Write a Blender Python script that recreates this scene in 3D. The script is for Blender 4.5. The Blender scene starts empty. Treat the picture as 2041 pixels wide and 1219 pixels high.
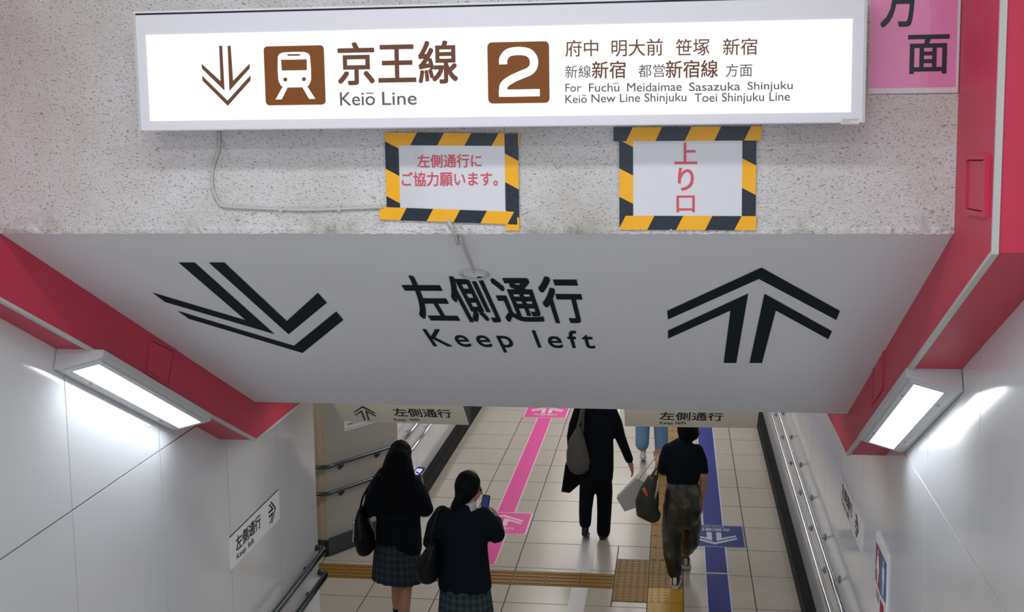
import bpy, bmesh, math, random
from mathutils import Vector, Matrix
random.seed(7)
S = bpy.context.scene
COL = S.collection
# ------------------------------------------------------------------ camera
IW, IH = 2041, 1219
F_PX, YAW, PITCH, ROLL, PPY = 2410.98, 0.136568, 0.125162, -0.0147169, 500.41
def _axes():
    f = Vector((-math.sin(YAW)*math.cos(PITCH), math.cos(YAW)*math.cos(PITCH), -math.sin(PITCH)))
    r = Vector((math.cos(YAW), math.sin(YAW), 0)); u = r.cross(f)
    c, s = math.cos(ROLL), math.sin(ROLL)
    return c*r+s*u, -s*r+c*u, f
RX, UY, FW = _axes()
cd = bpy.data.cameras.new('camera'); cam = bpy.data.objects.new('camera', cd); COL.objects.link(cam)
cd.sensor_fit = 'HORIZONTAL'; cd.sensor_width = 36; cd.lens = F_PX/IW*36
cd.shift_y = -(IH/2-PPY)/IW
cd.clip_start = .05; cd.clip_end = 100
m = Matrix.Identity(4)
for i in range(3): m[i][0], m[i][1], m[i][2] = RX[i], UY[i], -FW[i]
cam.matrix_world = m
S.camera = cam
# ------------------------------------------------------------------ world, lights, exposure
S.view_settings.view_transform = 'Standard'; S.view_settings.look = 'None'
S.view_settings.gamma = 1; S.view_settings.use_curve_mapping = False
S.view_settings.exposure = 0.38
W = bpy.data.worlds.new('world'); S.world = W; W.use_nodes = True
W.node_tree.nodes['Background'].inputs[0].default_value = (.80, .86, 1, 1)
W.node_tree.nodes['Background'].inputs[1].default_value = 1.25
def area(name, loc, sx, sy, power, rot=(0, 0, 0), col=(1, 1, 1), spread=180):
    l = bpy.data.lights.new(name, 'AREA'); l.shape = 'RECTANGLE'; l.size = sx; l.size_y = sy
    l.energy = power; l.color = col; l.spread = math.radians(spread)
    o = bpy.data.objects.new(name, l); o.location = loc; o.rotation_euler = rot; COL.objects.link(o); return o
# lamps of the upper hall (behind and above the camera) and of the lower passage, with added fill lights
for y in (-1.5, 0.6, 2.3): area('hall_lamp', (-.75, y, 1.30), 2.6, .25, 31, col=(.97, 1, 1))
for y, p in ((9.6, 9), (12.2, 16), (14.8, 25), (17.4, 28), (20.0, 28)): area('passage_lamp_and_fill', (-.85, y, -1.72), 2.2, 1.1, p, col=(1, .97, .94))
area('passage_lamp_and_fill', (-.75, 6.82, -1.70), 2.8, .12, 7, col=(1, .98, .95))  # added fill, brightens the tilted faces of the hanging boards
area('passage_lamp_and_fill', (-4.2, 9.4, -1.72), 1.2, .3, 8, col=(1, .98, .95))  # added fill, lifts the cream wall beside the side passage

FLOOR = -4.217
XL, XR, IL, IR = -2.59, 1.10, -2.375, .90          # stair walls, inner faces of the red beams
# ------------------------------------------------------------------ helpers
def ray(x, y):
    return RX*((x-IW/2)/F_PX) - UY*((y-PPY)/F_PX) + FW
def at(x, y, ax, val):
    d = ray(x, y); return d*(val/d[ax])
def lin(h):
    h = h.lstrip('#'); o = []
    for i in (0, 2, 4):
        c = int(h[i:i+2], 16)/255; o.append(c/12.92 if c <= .04045 else ((c+.055)/1.055)**2.4)
    return (*o, 1)
def mat(name, col, rough=.5, metal=0, emit=None, es=1, spec=.5, coat=0, vary=0, vscale=8, bump=0, bscale=40, bstretch=None):
    M = bpy.data.materials.new(name); M.use_nodes = True; nt = M.node_tree; b = nt.nodes['Principled BSDF']
    c = lin(col) if isinstance(col, str) else col
    b.inputs['Base Color'].default_value = c; b.inputs['Roughness'].default_value = rough
    b.inputs['Metallic'].default_value = metal; b.inputs['Specular IOR Level'].default_value = spec
    b.inputs['Coat Weight'].default_value = coat
    if emit:
        b.inputs['Emission Color'].default_value = lin(emit); b.inputs['Emission Strength'].default_value = es
    tc = nt.nodes.new('ShaderNodeTexCoord')
    if vary:
        n = nt.nodes.new('ShaderNodeTexNoise'); n.inputs['Scale'].default_value = vscale; n.inputs['Detail'].default_value = 6
        r = nt.nodes.new('ShaderNodeMix'); r.data_type = 'RGBA'
        r.inputs[6].default_value = tuple(x*(1-vary) for x in c[:3])+(1,); r.inputs[7].default_value = tuple(min(1, x*(1+vary*.6)) for x in c[:3])+(1,)
        nt.links.new(tc.outputs['Object'], n.inputs['Vector']); nt.links.new(n.outputs['Fac'], r.inputs[0]); nt.links.new(r.outputs[2], b.inputs['Base Color'])
    if bump:
        n = nt.nodes.new('ShaderNodeTexNoise'); n.inputs['Scale'].default_value = bscale; n.inputs['Detail'].default_value = 5
        bp = nt.nodes.new('ShaderNodeBump'); bp.inputs['Strength'].default_value = bump; bp.inputs['Distance'].default_value = .01
        if bstretch:
            mp = nt.nodes.new('ShaderNodeMapping'); mp.inputs['Scale'].default_value = bstretch
            nt.links.new(tc.outputs['Object'], mp.inputs[0]); nt.links.new(mp.outputs[0], n.inputs['Vector'])
        else: nt.links.new(tc.outputs['Object'], n.inputs['Vector'])
        nt.links.new(n.outputs['Fac'], bp.inputs['Height']); nt.links.new(bp.outputs[0], b.inputs['Normal'])
    return M
def link(name, me, M=None, parent=None):
    o = bpy.data.objects.new(name, me); COL.objects.link(o)
    if M is not None and not me.materials:
        for q in (M if isinstance(M, (list, tuple)) else [M]): me.materials.append(q)
    if parent is not None: o.parent = parent
    return o
def mesh(name, vs, fs, M=None, parent=None, smooth=False, mi=None):
    me = bpy.data.meshes.new(name); me.from_pydata([tuple(v) for v in vs], [], fs); me.update()
    if smooth: me.polygons.foreach_set('use_smooth', [True]*len(me.polygons))
    o = link(name, me, M, parent)
    if mi:
        for p, k in zip(me.polygons, mi): p.material_index = k
    return o
def tag(o, label=None, cat=None, group=None, kind=None):
    if label: o['label'] = label
    if cat: o['category'] = cat
    if group: o['group'] = group
    if kind: o['kind'] = kind
    return o
def empty(name, loc=(0, 0, 0), label=None, cat=None, group=None, kind=None):
    o = bpy.data.objects.new(name, None); o.empty_display_size = .1; o.location = loc; COL.objects.link(o)
    return tag(o, label, cat, group, kind)
BF = [(0, 3, 2, 1), (4, 5, 6, 7), (0, 1, 5, 4), (1, 2, 6, 5), (2, 3, 7, 6), (3, 0, 4, 7)]
def boxv(x0, y0, z0, x1, y1, z1):
    return [(x0, y0, z0), (x1, y0, z0), (x1, y1, z0), (x0, y1, z0), (x0, y0, z1), (x1, y0, z1), (x1, y1, z1), (x0, y1, z1)]
def box(name, a, b, M, parent=None, bev=0):
    if bev:
        bm = bmesh.new(); vs = [bm.verts.new(v) for v in boxv(*a, *b)]
        for f in BF: bm.faces.new([vs[i] for i in f])
        bmesh.ops.bevel(bm, geom=list(bm.edges), offset=bev, segments=2, affect='EDGES')
        me = bpy.data.meshes.new(name); bm.to_mesh(me); bm.free(); return link(name, me, M, parent)
    return mesh(name, boxv(*a, *b), BF, M, parent)
def boxes(name, lst, M, parent=None):
    vs, fs = [], []
    for a, b in lst:
        k = len(vs); vs += boxv(*a, *b); fs += [tuple(i+k for i in f) for f in BF]
    return mesh(name, vs, fs, M, parent)
def prism(name, poly, d, M, parent=None):           # poly: 3D points, d: extrusion vector
    n = len(poly); d = Vector(d); vs = [Vector(p) for p in poly]; vs += [v+d for v in vs]
    fs = [tuple(range(n)), tuple(range(2*n-1, n-1, -1))]+[(i, i+n, (i+1) % n+n, (i+1) % n) for i in range(n)]
    bm = bmesh.new(); bv = [bm.verts.new(v) for v in vs]
    for f in fs: bm.faces.new([bv[i] for i in f])
    bmesh.ops.recalc_face_normals(bm, faces=bm.faces)
    me = bpy.data.meshes.new(name); bm.to_mesh(me); bm.free()
    return link(name, me, M, parent)
def tubegeo(pts, r, seg=10, cap=True):
    pts = [Vector(p) for p in pts]; vs, fs = [], []; up = None
    for i, p in enumerate(pts):
        t = (pts[min(i+1, len(pts)-1)]-pts[max(i-1, 0)]).normalized()
        if up is None:
            up = Vector((0, 0, 1)) if abs(t.z) < .9 else Vector((1, 0, 0))
        s = t.cross(up).normalized(); w = s.cross(t).normalized(); up = w
        rr = r[i] if isinstance(r, (list, tuple)) else r
        for k in range(seg):
            a = 2*math.pi*k/seg; vs.append(p+s*(rr*math.cos(a))+w*(rr*math.sin(a)))
    for i in range(len(pts)-1):
        for k in range(seg):
            a, b = i*seg+k, i*seg+(k+1) % seg; fs.append((a, b, b+seg, a+seg))
    if cap: fs += [tuple(range(seg-1, -1, -1)), tuple(range((len(pts)-1)*seg, len(pts)*seg))]
    return vs, fs
def tube(name, pts, r, M, parent=None, seg=10):
    vs, fs = tubegeo(pts, r, seg); return mesh(name, vs, fs, M, parent, smooth=True)
def smooth_path(pts, n=6):
    P = [Vector(p) for p in pts]; P = [P[0]*2-P[1]]+P+[P[-1]*2-P[-2]]; out = []
    for i in range(1, len(P)-2):
        for k in range(n):
            t = k/n; a, b, c, d = P[i-1:i+3]
            out.append(.5*((2*b)+(c-a)*t+(2*a-5*b+4*c-d)*t*t+(3*b-a-3*c+d)*t**3))
    return out+[P[-2]]
# planes that carry print: origin, u (reading direction), v (up), n (towards the viewer)
def flare(o):                                           # the left beam stands a little askew: wider at the top of the stairs
    for v in o.data.vertices:
        if abs(v.co.x-IL) < .06 and v.co.y < 6.45: v.co.x -= .034*(6.45-v.co.y)
class Plane:
    def __init__(s, o, u, v, ax=None, val=None):
        s.o = Vector(o); s.u = Vector(u).normalized(); s.v = Vector(v).normalized(); s.n = s.u.cross(s.v)
    def hit(s, x, y):
        d = ray(x, y); t = s.o.dot(s.n)/d.dot(s.n); p = d*t-s.o
        return p.dot(s.u), p.dot(s.v)
    def pt(s, a, b, e=.002):
        return s.o+s.u*a+s.v*b+s.n*e
def text_mesh(body, bold=0, spacing=1.0):
    c = bpy.data.curves.new('t', 'FONT'); c.body = body; c.size = 1; c.offset = 0; c.resolution_u = 4; c.space_character = spacing
    o = bpy.data.objects.new('t', c); COL.objects.link(o)
    dg = bpy.context.evaluated_depsgraph_get(); dg.update()
    me = bpy.data.meshes.new_from_object(o.evaluated_get(dg))
    bpy.data.objects.remove(o); bpy.data.curves.remove(c)
    return me
def letter_box(pl, body, a0, b0, a1, b1, M, parent, bold=0, e=.002, name='lettering', spacing=1.0):
    """text fitted to the plane rectangle a0..a1 (left to right), b0..b1 (bottom to top)"""
    me = text_mesh(body, 0, spacing)
    xs = [v.co.x for v in me.vertices]; ys = [v.co.y for v in me.vertices]
    x0, x1, y0, y1 = min(xs), max(xs), min(ys), max(ys)
    for v in me.vertices:
        v.co = pl.pt(a0+(v.co.x-x0)/(x1-x0)*(a1-a0), b0+(v.co.y-y0)/(y1-y0)*(b1-b0), e)
    if bold > 0:                                         # heavier weight: copies shifted around the stroke, fused into one print
        sy = (b1-b0)/(y1-y0); sx = abs(a1-a0)/(x1-x0); bm = bmesh.new(); bm.from_mesh(me); base = list(bm.verts); N_ = 4; geo = list(bm.faces)
        for k in range(N_):
            an = 2*math.pi*(k+.5)/N_; r = bmesh.ops.duplicate(bm, geom=geo)
            bmesh.ops.translate(bm, verts=[q for q in r['geom'] if isinstance(q, bmesh.types.BMVert)], vec=pl.u*(bold*sx*math.cos(an))+pl.v*(bold*sy*math.sin(an))+pl.n*(.00004*(k+1)))
        bm.to_mesh(me); bm.free()
    me.materials.clear(); me.name = name
    return link(name, me, M, parent)
def letters(pl, body, px0, py0, px1, py1, M, parent, bold=0, e=.002, spacing=1.0):
    """left-top and right-bottom corner of the words as seen, carried onto the plane"""
    a0, b1 = pl.hit(px0, py0); a1, b0 = pl.hit(px1, py1)
    if a0 > a1: a0, a1 = a1, a0
    return letter_box(pl, body, a0, b0, a1, b1, M, parent, bold, e, spacing=spacing)
def poly(name, pl, pts, M, parent, e=.002, uv=False):
    q = pts if uv else [pl.hit(*p) for p in pts]
    bm = bmesh.new(); f = bm.faces.new([bm.verts.new(pl.pt(a, b, e)) for a, b in q])
    f.normal_update(); bmesh.ops.triangulate(bm, faces=[f], ngon_method='EAR_CLIP')
    me = bpy.data.meshes.new(name); bm.to_mesh(me); bm.free(); return link(name, me, M, parent)
def polys(name, pl, lists, M, parent, e=.002, uv=True):
    bm = bmesh.new()
    for pts in lists:
        q = pts if uv else [pl.hit(*p) for p in pts]
        f = bm.faces.new([bm.verts.new(pl.pt(a, b, e)) for a, b in q]); f.normal_update(); bmesh.ops.triangulate(bm, faces=[f], ngon_method='EAR_CLIP')
    me = bpy.data.meshes.new(name); bm.to_mesh(me); bm.free(); return link(name, me, M, parent)
def plate(name, pl, a0, b0, a1, b1, th, M, parent, e=0):
    return prism(name, [pl.pt(a0, b0, e), pl.pt(a1, b0, e), pl.pt(a1, b1, e), pl.pt(a0, b1, e)], pl.n*th, M, parent)
def rrect(a0, b0, a1, b1, r, n=6):
    o = []
    for cx_, cy_, s in ((a1-r, b1-r, 0), (a0+r, b1-r, 90), (a0+r, b0+r, 180), (a1-r, b0+r, 270)):
        for k in range(n+1):
            t = math.radians(s+90*k/n); o.append((cx_+r*math.cos(t), cy_+r*math.sin(t)))
    return o
# ------------------------------------------------------------------ materials
M_panel = mat('wall_panel_white', '#DEE0E3', rough=.12, spec=.5, vary=.05, vscale=2.2, bump=.015, bscale=1.6)
M_joint = mat('joint_grey', '#33363A', rough=.8)
M_red = mat('beam_red', '#C5304F', rough=.45, vary=.06, vscale=3, bump=.05, bscale=60)
M_gapred = mat('dark_red_gap', '#5A1220', rough=.7)
M_alum = mat('aluminium_trim', '#BDBDBA', rough=.4)
M_slope = mat('soffit_paint', '#DCDDE2', rough=.75, vary=.04, vscale=3, bump=.12, bscale=120)
M_ink = mat('dark_paint', '#0A1C21', rough=.8, spec=.15)
M_ink2 = mat('dark_print', '#141B24', rough=.4)
M_tile = mat('floor_tile', '#B9B3A8', rough=.22, spec=.5, vary=.07, vscale=4, bump=.03, bscale=5)
M_step = mat('stair_stone', '#D2CFCA', rough=.5)
M_grout = mat('grout', '#4E4843', rough=.8)
M_yel = mat('tactile_yellow', '#8E6C30', rough=.5, spec=.3, vary=.15, vscale=9)
M_yel2 = mat('tactile_bright_yellow', '#B98C12', rough=.4, vary=.1, vscale=9)
M_pink = mat('pink_tape', '#E0489A', rough=.42, spec=.3, vary=.05, vscale=5)
M_white = mat('white_tape', '#DAD8D8', rough=.35, vary=.08, vscale=14)
M_pinkedge = mat('pale_pink_edge', '#EFC3D8', rough=.35)
M_blue = mat('blue_tape', '#263184', rough=.5, spec=.15, vary=.1, vscale=5)
M_bluemat = mat('blue_mat', '#2D3D78', rough=.5, spec=.15, vary=.12, vscale=7)
M_base = mat('black_base', '#04090E', rough=.6, spec=.1, vary=.3, vscale=6)
M_steel = mat('brushed_steel', '#C5CAD2', rough=.16, metal=1)
M_dksteel = mat('dark_steel', '#59626A', rough=.25, metal=1)
M_cream = mat('cream_wall', '#B7AD96', rough=.5, vary=.05)
M_greywall = mat('grey_painted_wall', '#B4B3AF', rough=.55, vary=.04, bump=.1, bscale=200)
M_plain = mat('plain_ceiling', '#CFCFCD', rough=.8)
M_house = mat('lamp_housing', '#C9C9CB', rough=.4)
M_lens = mat('lamp_lens', '#FFFFFF', rough=.5, emit='#F2F8FF', es=11)
M_signface = mat('sign_housing', '#D8D6DE', rough=.5)
M_black = mat('black', '#10151C', rough=.5)
M_tapeb = mat('tape_black', '#0A1B2B', rough=.3, vary=.3, vscale=30, bump=.15, bscale=60)
M_tapey = mat('tape_yellow', '#F5B000', rough=.35, vary=.08, vscale=30, bump=.15, bscale=60)
M_paper = mat('laminated_paper', '#D2D2D8', rough=.12, coat=.4, bump=.25, bscale=9, bstretch=(1, 1, .25))
M_redink = mat('red_print', '#D04A5C', rough=.3)
M_pinkposter = mat('pink_poster', '#D97FAE', rough=.14, coat=.5, bump=.4, bscale=10)
M_film = mat('laminate_margin', '#CFC3CB', rough=.1, coat=.6, bump=.4, bscale=20)
M_cable = mat('painted_conduit', '#B9B8B4', rough=.7, bump=.3, bscale=80)
def stucco():
    M = bpy.data.materials.new('rough_stucco'); M.use_nodes = True; nt = M.node_tree; b = nt.nodes['Principled BSDF']
    N = nt.nodes.new; L = nt.links.new
    tc = N('ShaderNodeTexCoord')
    mp = N('ShaderNodeMapping'); mp.inputs['Scale'].default_value = (1, 1, 1.9); L(tc.outputs['Object'], mp.inputs[0])
    wn = N('ShaderNodeTexNoise'); wn.inputs['Scale'].default_value = 26; wn.inputs['Detail'].default_value = 3; L(mp.outputs[0], wn.inputs['Vector'])
    mx = N('ShaderNodeVectorMath'); mx.operation = 'MULTIPLY_ADD'; mx.inputs[1].default_value = (.03,)*3
    L(wn.outputs['Color'], mx.inputs[0]); L(mp.outputs[0], mx.inputs[2])
    n1 = N('ShaderNodeTexNoise'); n1.inputs['Scale'].default_value = 105; n1.inputs['Detail'].default_value = 4; n1.inputs['Roughness'].default_value = .6; L(mx.outputs[0], n1.inputs['Vector'])
    pit = N('ShaderNodeMapRange'); pit.inputs[1].default_value = .36; pit.inputs[2].default_value = .43; pit.clamp = True; L(n1.outputs['Fac'], pit.inputs[0])
    n2 = N('ShaderNodeTexNoise'); n2.inputs['Scale'].default_value = 1.8; n2.inputs['Detail'].default_value = 5; L(tc.outputs['Object'], n2.inputs['Vector'])
    c1 = N('ShaderNodeMix'); c1.data_type = 'RGBA'; c1.inputs[6].default_value = lin('#C6C2BE'); c1.inputs[7].default_value = lin('#DCDADD'); 
    r2 = N('ShaderNodeMapRange'); r2.inputs[1].default_value = .35; r2.inputs[2].default_value = .6; L(n2.outputs['Fac'], r2.inputs[0]); L(r2.outputs[0], c1.inputs[0])
    c2 = N('ShaderNodeMix'); c2.data_type = 'RGBA'; c2.inputs[6].default_value = lin('#8B8986'); L(pit.outputs[0], c2.inputs[0]); L(c1.outputs[2], c2.inputs[7])
    sp = N('ShaderNodeSeparateXYZ'); L(tc.outputs['Object'], sp.inputs[0])
    zm = N('ShaderNodeMapRange'); zm.inputs[1].default_value = -.37; zm.inputs[2].default_value = -.46; L(sp.outputs[2], zm.inputs[0])
    n3 = N('ShaderNodeTexNoise'); n3.inputs['Scale'].default_value = 7; n3.inputs['Detail'].default_value = 8; n3.inputs['Roughness'].default_value = .7; L(tc.outputs['Object'], n3.inputs['Vector'])
    gm = N('ShaderNodeMapRange'); gm.inputs[1].default_value = .5; gm.inputs[2].default_value = .66; L(n3.outputs['Fac'], gm.inputs[0])
    mu = N('ShaderNodeMath'); mu.operation = 'MULTIPLY'; L(zm.outputs[0], mu.inputs[0]); L(gm.outputs[0], mu.inputs[1])
    m4 = N('ShaderNodeMath'); m4.operation = 'MULTIPLY'; m4.inputs[1].default_value = .7; L(mu.outputs[0], m4.inputs[0])
    c3 = N('ShaderNodeMix'); c3.data_type = 'RGBA'; c3.inputs[7].default_value = lin('#7F7862'); L(m4.outputs[0], c3.inputs[0]); L(c2.outputs[2], c3.inputs[6])
    L(c3.outputs[2], b.inputs['Base Color']); b.inputs['Roughness'].default_value = .8
    bp = N('ShaderNodeBump'); bp.inputs['Strength'].default_value = .8; bp.inputs['Distance'].default_value = .006
    L(n1.outputs['Fac'], bp.inputs['Height']); L(bp.outputs[0], b.inputs['Normal'])
    return M
M_stucco = stucco()
# ------------------------------------------------------------------ setting: floors, ceilings
floor = empty('floor', kind='structure')
mesh('floor_slab', boxv(-6, 6.2, FLOOR-.2, 1.3, 22, FLOOR-.008), BF, M_grout, floor)
def tiles(x0, x1, y0, y1, M=M_tile, name='floor_tile', cache={}):
    g = .0045; w, d = x1-x0-2*g, y1-y0-2*g; k = (round(w, 3), round(d, 3), M.name)
    if k not in cache:
        o = box(name, (-w/2, -d/2, -.008), (w/2, d/2, 0), M, floor, bev=.0015); cache[k] = o.data
    else: o = link(name, cache[k], None, floor)
    o.location = ((x0+x1)/2, (y0+y1)/2, FLOOR+random.uniform(-.0004, .0004)); return o
P_ = .617; Y0_ = 10.44
colsL = [-5.04, -4.44, -3.84, -3.24, -2.64, -2.04, -1.44, -.84, -.24]; colsR = [.06, .66, 1.03]
rows_far = [Y0_+P_*k for k in range(0, 17)]
for j in range(len(rows_far)-1):
    a, b = rows_far[j], rows_far[j+1]
    for c0, c1 in list(zip(colsL, colsL[1:]))+list(zip(colsR, colsR[1:])):
        if c1 < -2.7 and a > 11.4: continue
        if c1 < -3.3 and a > 10.5: continue
        if c1 == -.24 and j == 0:
            tiles(-.84, -.54, a, b); tiles(-.54, -.24, 10.73, b); continue
        if c0 == -2.64 and a > 11.4: tiles(-2.70, c1, a, b); continue
        tiles(c0, c1, a, b)
for a, b in ((9.74, 10.44), (9.12, 9.74), (8.5, 9.12), (7.88, 8.5), (7.26, 7.88)):
    for c0, c1 in zip(colsR, colsR[1:]): tiles(c0, c1, a, b)
for a, b in ((9.67, 10.05), (9.05, 9.67), (8.43, 9.05), (7.81, 8.43), (7.2, 7.81)):
    for c0, c1 in zip(colsL, colsL[1:]):
        if c1 < -2.6 and b < 8.3: continue
        if c1 == -.24 and b > 9.7: tiles(-.84, -.54, a, b); tiles(-.54, -.24, a, 9.78); continue
        tiles(c0, c1, a, b)
for c0, c1 in zip(colsL, colsL[1:]):
    if c1 == -.24: tiles(-.84, -.54, 10.36, 10.44); continue
    tiles(c0, c1, 10.36, 10.44)
def tactile(kind, M, horizontal=False):
    vs, fs = [], []
    def add(a, b):
        k = len(vs); vs.extend(boxv(*a, *b)); fs.extend([tuple(i+k for i in f) for f in BF])
    add((-.147, -.152, -.008), (.147, .152, .0))
    if kind == 'dot':
        for i in range(5):
            for j in range(5):
                x, y = (i-2)*.058, (j-2)*.06; k = len(vs)
                for r, z in ((.0125, 0), (.008, .005)):
                    for q in range(8): vs.append((x+r*math.cos(q*math.pi/4), y+r*math.sin(q*math.pi/4), z))
                for q in range(8): fs.append((k+q, k+(q+1) % 8, k+8+(q+1) % 8, k+8+q))
                fs.append(tuple(range(k+8, k+16)))
    else:
        for i in range(4):
            c = (i-1.5)*.074
            if horizontal: add((-.137, c-.014, 0), (.137, c+.014, .005))
            else: add((c-.014, -.14, 0), (c+.014, .14, .005))
    me = bpy.data.meshes.new('tactile_tile'); me.from_pydata(vs, [], fs); me.update(); me.materials.append(M); return me
T_dot, T_doty = tactile('dot', M_yel), tactile('dot', M_yel2)
T_bar, T_bary, T_hbar = tactile('bar', M_yel), tactile('bar', M_yel2), tactile('bar', M_yel, True)
def put(me, x, y):
    o = link('tactile_tile', me, None, floor); o.location = (x, y, FLOOR+.001)
for k in range(3):
    y = 9.79+.155+k*.312
    put(T_dot, -.39, y); put(T_doty if k == 0 else T_dot, -.09, y)
for k in range(30): put(T_bar, -.09, 9.79+.155+(k+3)*.312)
for k in range(1, 8): put(T_bary, -.09, 9.79+.155-k*.312)
for k in range(15): put(T_hbar, -.69-.2999*k, 10.205)
# stairs from the upper landing down to the passage
st = []
for k in range(16): st.append(((XL, 1.2+k*.3125, -1.62-.1623*(k+1)-1.2), (XR, 1.2+(k+1)*.3125, -1.62-.1623*(k+1))))
tag(boxes('stairs', st, M_step), kind='structure')
tag(box('floor', (-4, -4, -1.82), (3, 1.2, -1.62), M_step), kind='structure')
tag(box('ceiling', (-4, -4, 1.4), (3, 4.4, 1.6), M_plain), kind='structure')
tag(box('ceiling', (-6.2, 6.60, -1.685), (1.3, 22, -1.5), M_plain), kind='structure')
tag(box('wall_back', (-6.2, 22, FLOOR-.1), (1.4, 22.2, -1.5), M_greywall), kind='structure')
# bulkhead over the stairs
KS = .5234
wf = prism('wall_front', [(IL, 4.1, -.455), (IL, 4.1, 1.4), (IL, 4.5, 1.4), (IL, 4.5, -.455-KS*.4+.02)], (IR-IL, 0, 0), M_stucco)
tag(wf, kind='structure'); flare(wf)
# crumbled plaster edge along the foot of the bulkhead
vs, fs = [], []
n = 260
for i in range(n+1):
    x = IL+(IR-IL)*i/n; r = random.uniform(.001, .007)*(1+.8*(random.random() > .93)); z = -.458-random.uniform(0, .004)
    vs += [(x, 4.101, -.43), (x, 4.101-r, -.445), (x, 4.101-r*.6, z), (x, 4.112, z+.002)]
for i in range(n):
    for k in range(3): a = i*4+k; fs.append((a, a+1, a+5, a+4))
pe = mesh('plaster_edge', vs, fs, M_stucco, wf); flare(pe); pe['label'] = 'crumbling bottom edge of the rough plaster'
# sloped soffit
sl = prism('ceiling', [(IL, 4.1, -.455), (IL, 6.45, -1.685), (IL, 6.62, -1.685), (IL, 6.62, -1.45), (IL, 4.3, -.3), (IL, 4.12, -.30)], (IR-IL, 0, 0), M_slope)
tag(sl, kind='structure'); flare(sl)
cs, sn = 1/math.hypot(1, KS), KS/math.hypot(1, KS)
PS = Plane((0, 4.1, -.455), (1, 0, 0), (0, -cs, sn))
off8 = lambda x, y: (1240+x/2.539, 480+y/2.539)
off7 = lambda x, y: (280+x/2.126, 480+y/2.126)
ar = [[(705,133),(1102,352),(1084,398),(692,190),(232,395),(228,352)], [(720,265),(1062,455),(1043,495),(778,350),(708,615),(645,615)], [(638,264),(578,615),(514,615),(548,350),(232,492),(232,452)]]
polys('painted_arrow', PS, [[off8(*p) for p in q] for q in ar], M_ink, sl, uv=False)['label'] = 'dark painted double chevron arrow pointing up, on the right'
al = [[(158,295),(650,443),(830,297),(860,333),(687,473),(205,328)], [(162,90),(230,90),(568,393),(105,257),(50,217),(447,335)], [(290,90),(356,90),(620,338),(752,218),(790,260),(628,394)]]
polys('painted_arrow', PS, [[off7(*p) for p in q] for q in al], M_ink, sl, uv=False)['label'] = 'dark painted double chevron arrow pointing down, on the left'
a0, b1 = PS.hit(797, 550); a1, b0 = PS.hit(1170, 642)
letter_box(PS, '左側通行', a0-.02, b0, a1, b1, M_ink, sl, bold=.026, spacing=1.12)
a0, b1 = PS.hit(850, 655); a1, b0 = PS.hit(1188, 700)
letter_box(PS, 'Keep left', a0-.018, b0-.03, a1, b1, M_ink, sl, bold=.012, spacing=1.35)
# ------------------------------------------------------------------ tiled side walls
def panel_wall(name, x, side, joints, y_hi, ztop_of, zlow=FLOOR):
    w = empty(name, kind='structure')
    box('backing', (x if side > 0 else x-.2, -4, FLOOR-.1), (x+.2 if side > 0 else x, y_hi, 1.5), M_joint, w)
    g = .0036; ZJ = -1.738
    for a, b in zip(joints, joints[1:]):
        for z0, z1 in ((ZJ+g, ztop_of(a)), (FLOOR, ZJ-g)):
            if z1-z0 < .05: continue
            x0, x1 = (x-.012, x) if side > 0 else (x, x+.012)
            box('wall_panel', (x0, a+g, z0), (x1, b-g, z1), M_panel, w)
    return w
# panels stop .012 proud of the backing; XL/XR are the visible faces
JL = [-.5+.0, .4, 1.27, 2.14, 3.01, 3.88, 4.75, 5.65, 6.54, 7.40, 8.22]
wl = panel_wall('wall_left', XL-.012, -1, JL, 8.21, lambda a: 1.38)
JR = [-.9, 0, .9, 1.8, 2.7, 3.6, 4.50, 5.385, 6.30, 7.20, 8.12, 9.0]
def ztr(a): return 1.38 if a < 6.2 else -1.70
JR2 = [9.0+.9*k for k in range(15)]
wr = panel_wall('wall_right', XR+.012, 1, JR+JR2[1:], 21.98, lambda a: 1.38 if a < 7 else -1.70)
# end of the left stair wall, side passage, angled wall, far left wall
tag(box('wall_left', (-6, 8.0, FLOOR-.1), (XL-.014, 8.212, -1.69), M_panel), kind='structure')
tag(box('wall_left', (-6.2, 8.2, FLOOR-.1), (-6.0, 10.8, -1.69), M_greywall), kind='structure')
tag(box('wall_left', (-6.1, 10.57, FLOOR-.1), (-3.262, 10.8, -1.69), M_cream), kind='structure')
AW0, AW1 = Vector((-3.25, 10.58, 0)), Vector((-2.735, 11.38, 0))
dA = (AW1-AW0).normalized(); nA = Vector((dA.y, -dA.x, 0))
awl = prism('wall_left', [AW0+Vector((0, 0, FLOOR-.1)), AW1+Vector((0, 0, FLOOR-.1)), AW1-nA*.2+Vector((0, 0, FLOOR-.1)), AW0-nA*.2+Vector((0, 0, FLOOR-.1))], (0, 0, 2.52), M_greywall)
tag(awl, kind='structure')
tag(box('trim_3', (-3.30, 10.555, FLOOR), (-3.235, 10.60, -1.69), M_cream, bev=.004), kind='structure')
wl2 = empty('wall_left', kind='structure')
box('backing', (-3.0, 11.36, FLOOR-.1), (-2.762, 22, -1.69), M_joint, wl2)
for k in range(12):
    a = 11.37+.9*k; box('wall_panel', (-2.76, a+.003, FLOOR), (-2.748, min(a+.9, 21.98)-.003, -1.70), M_panel, wl2)
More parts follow.
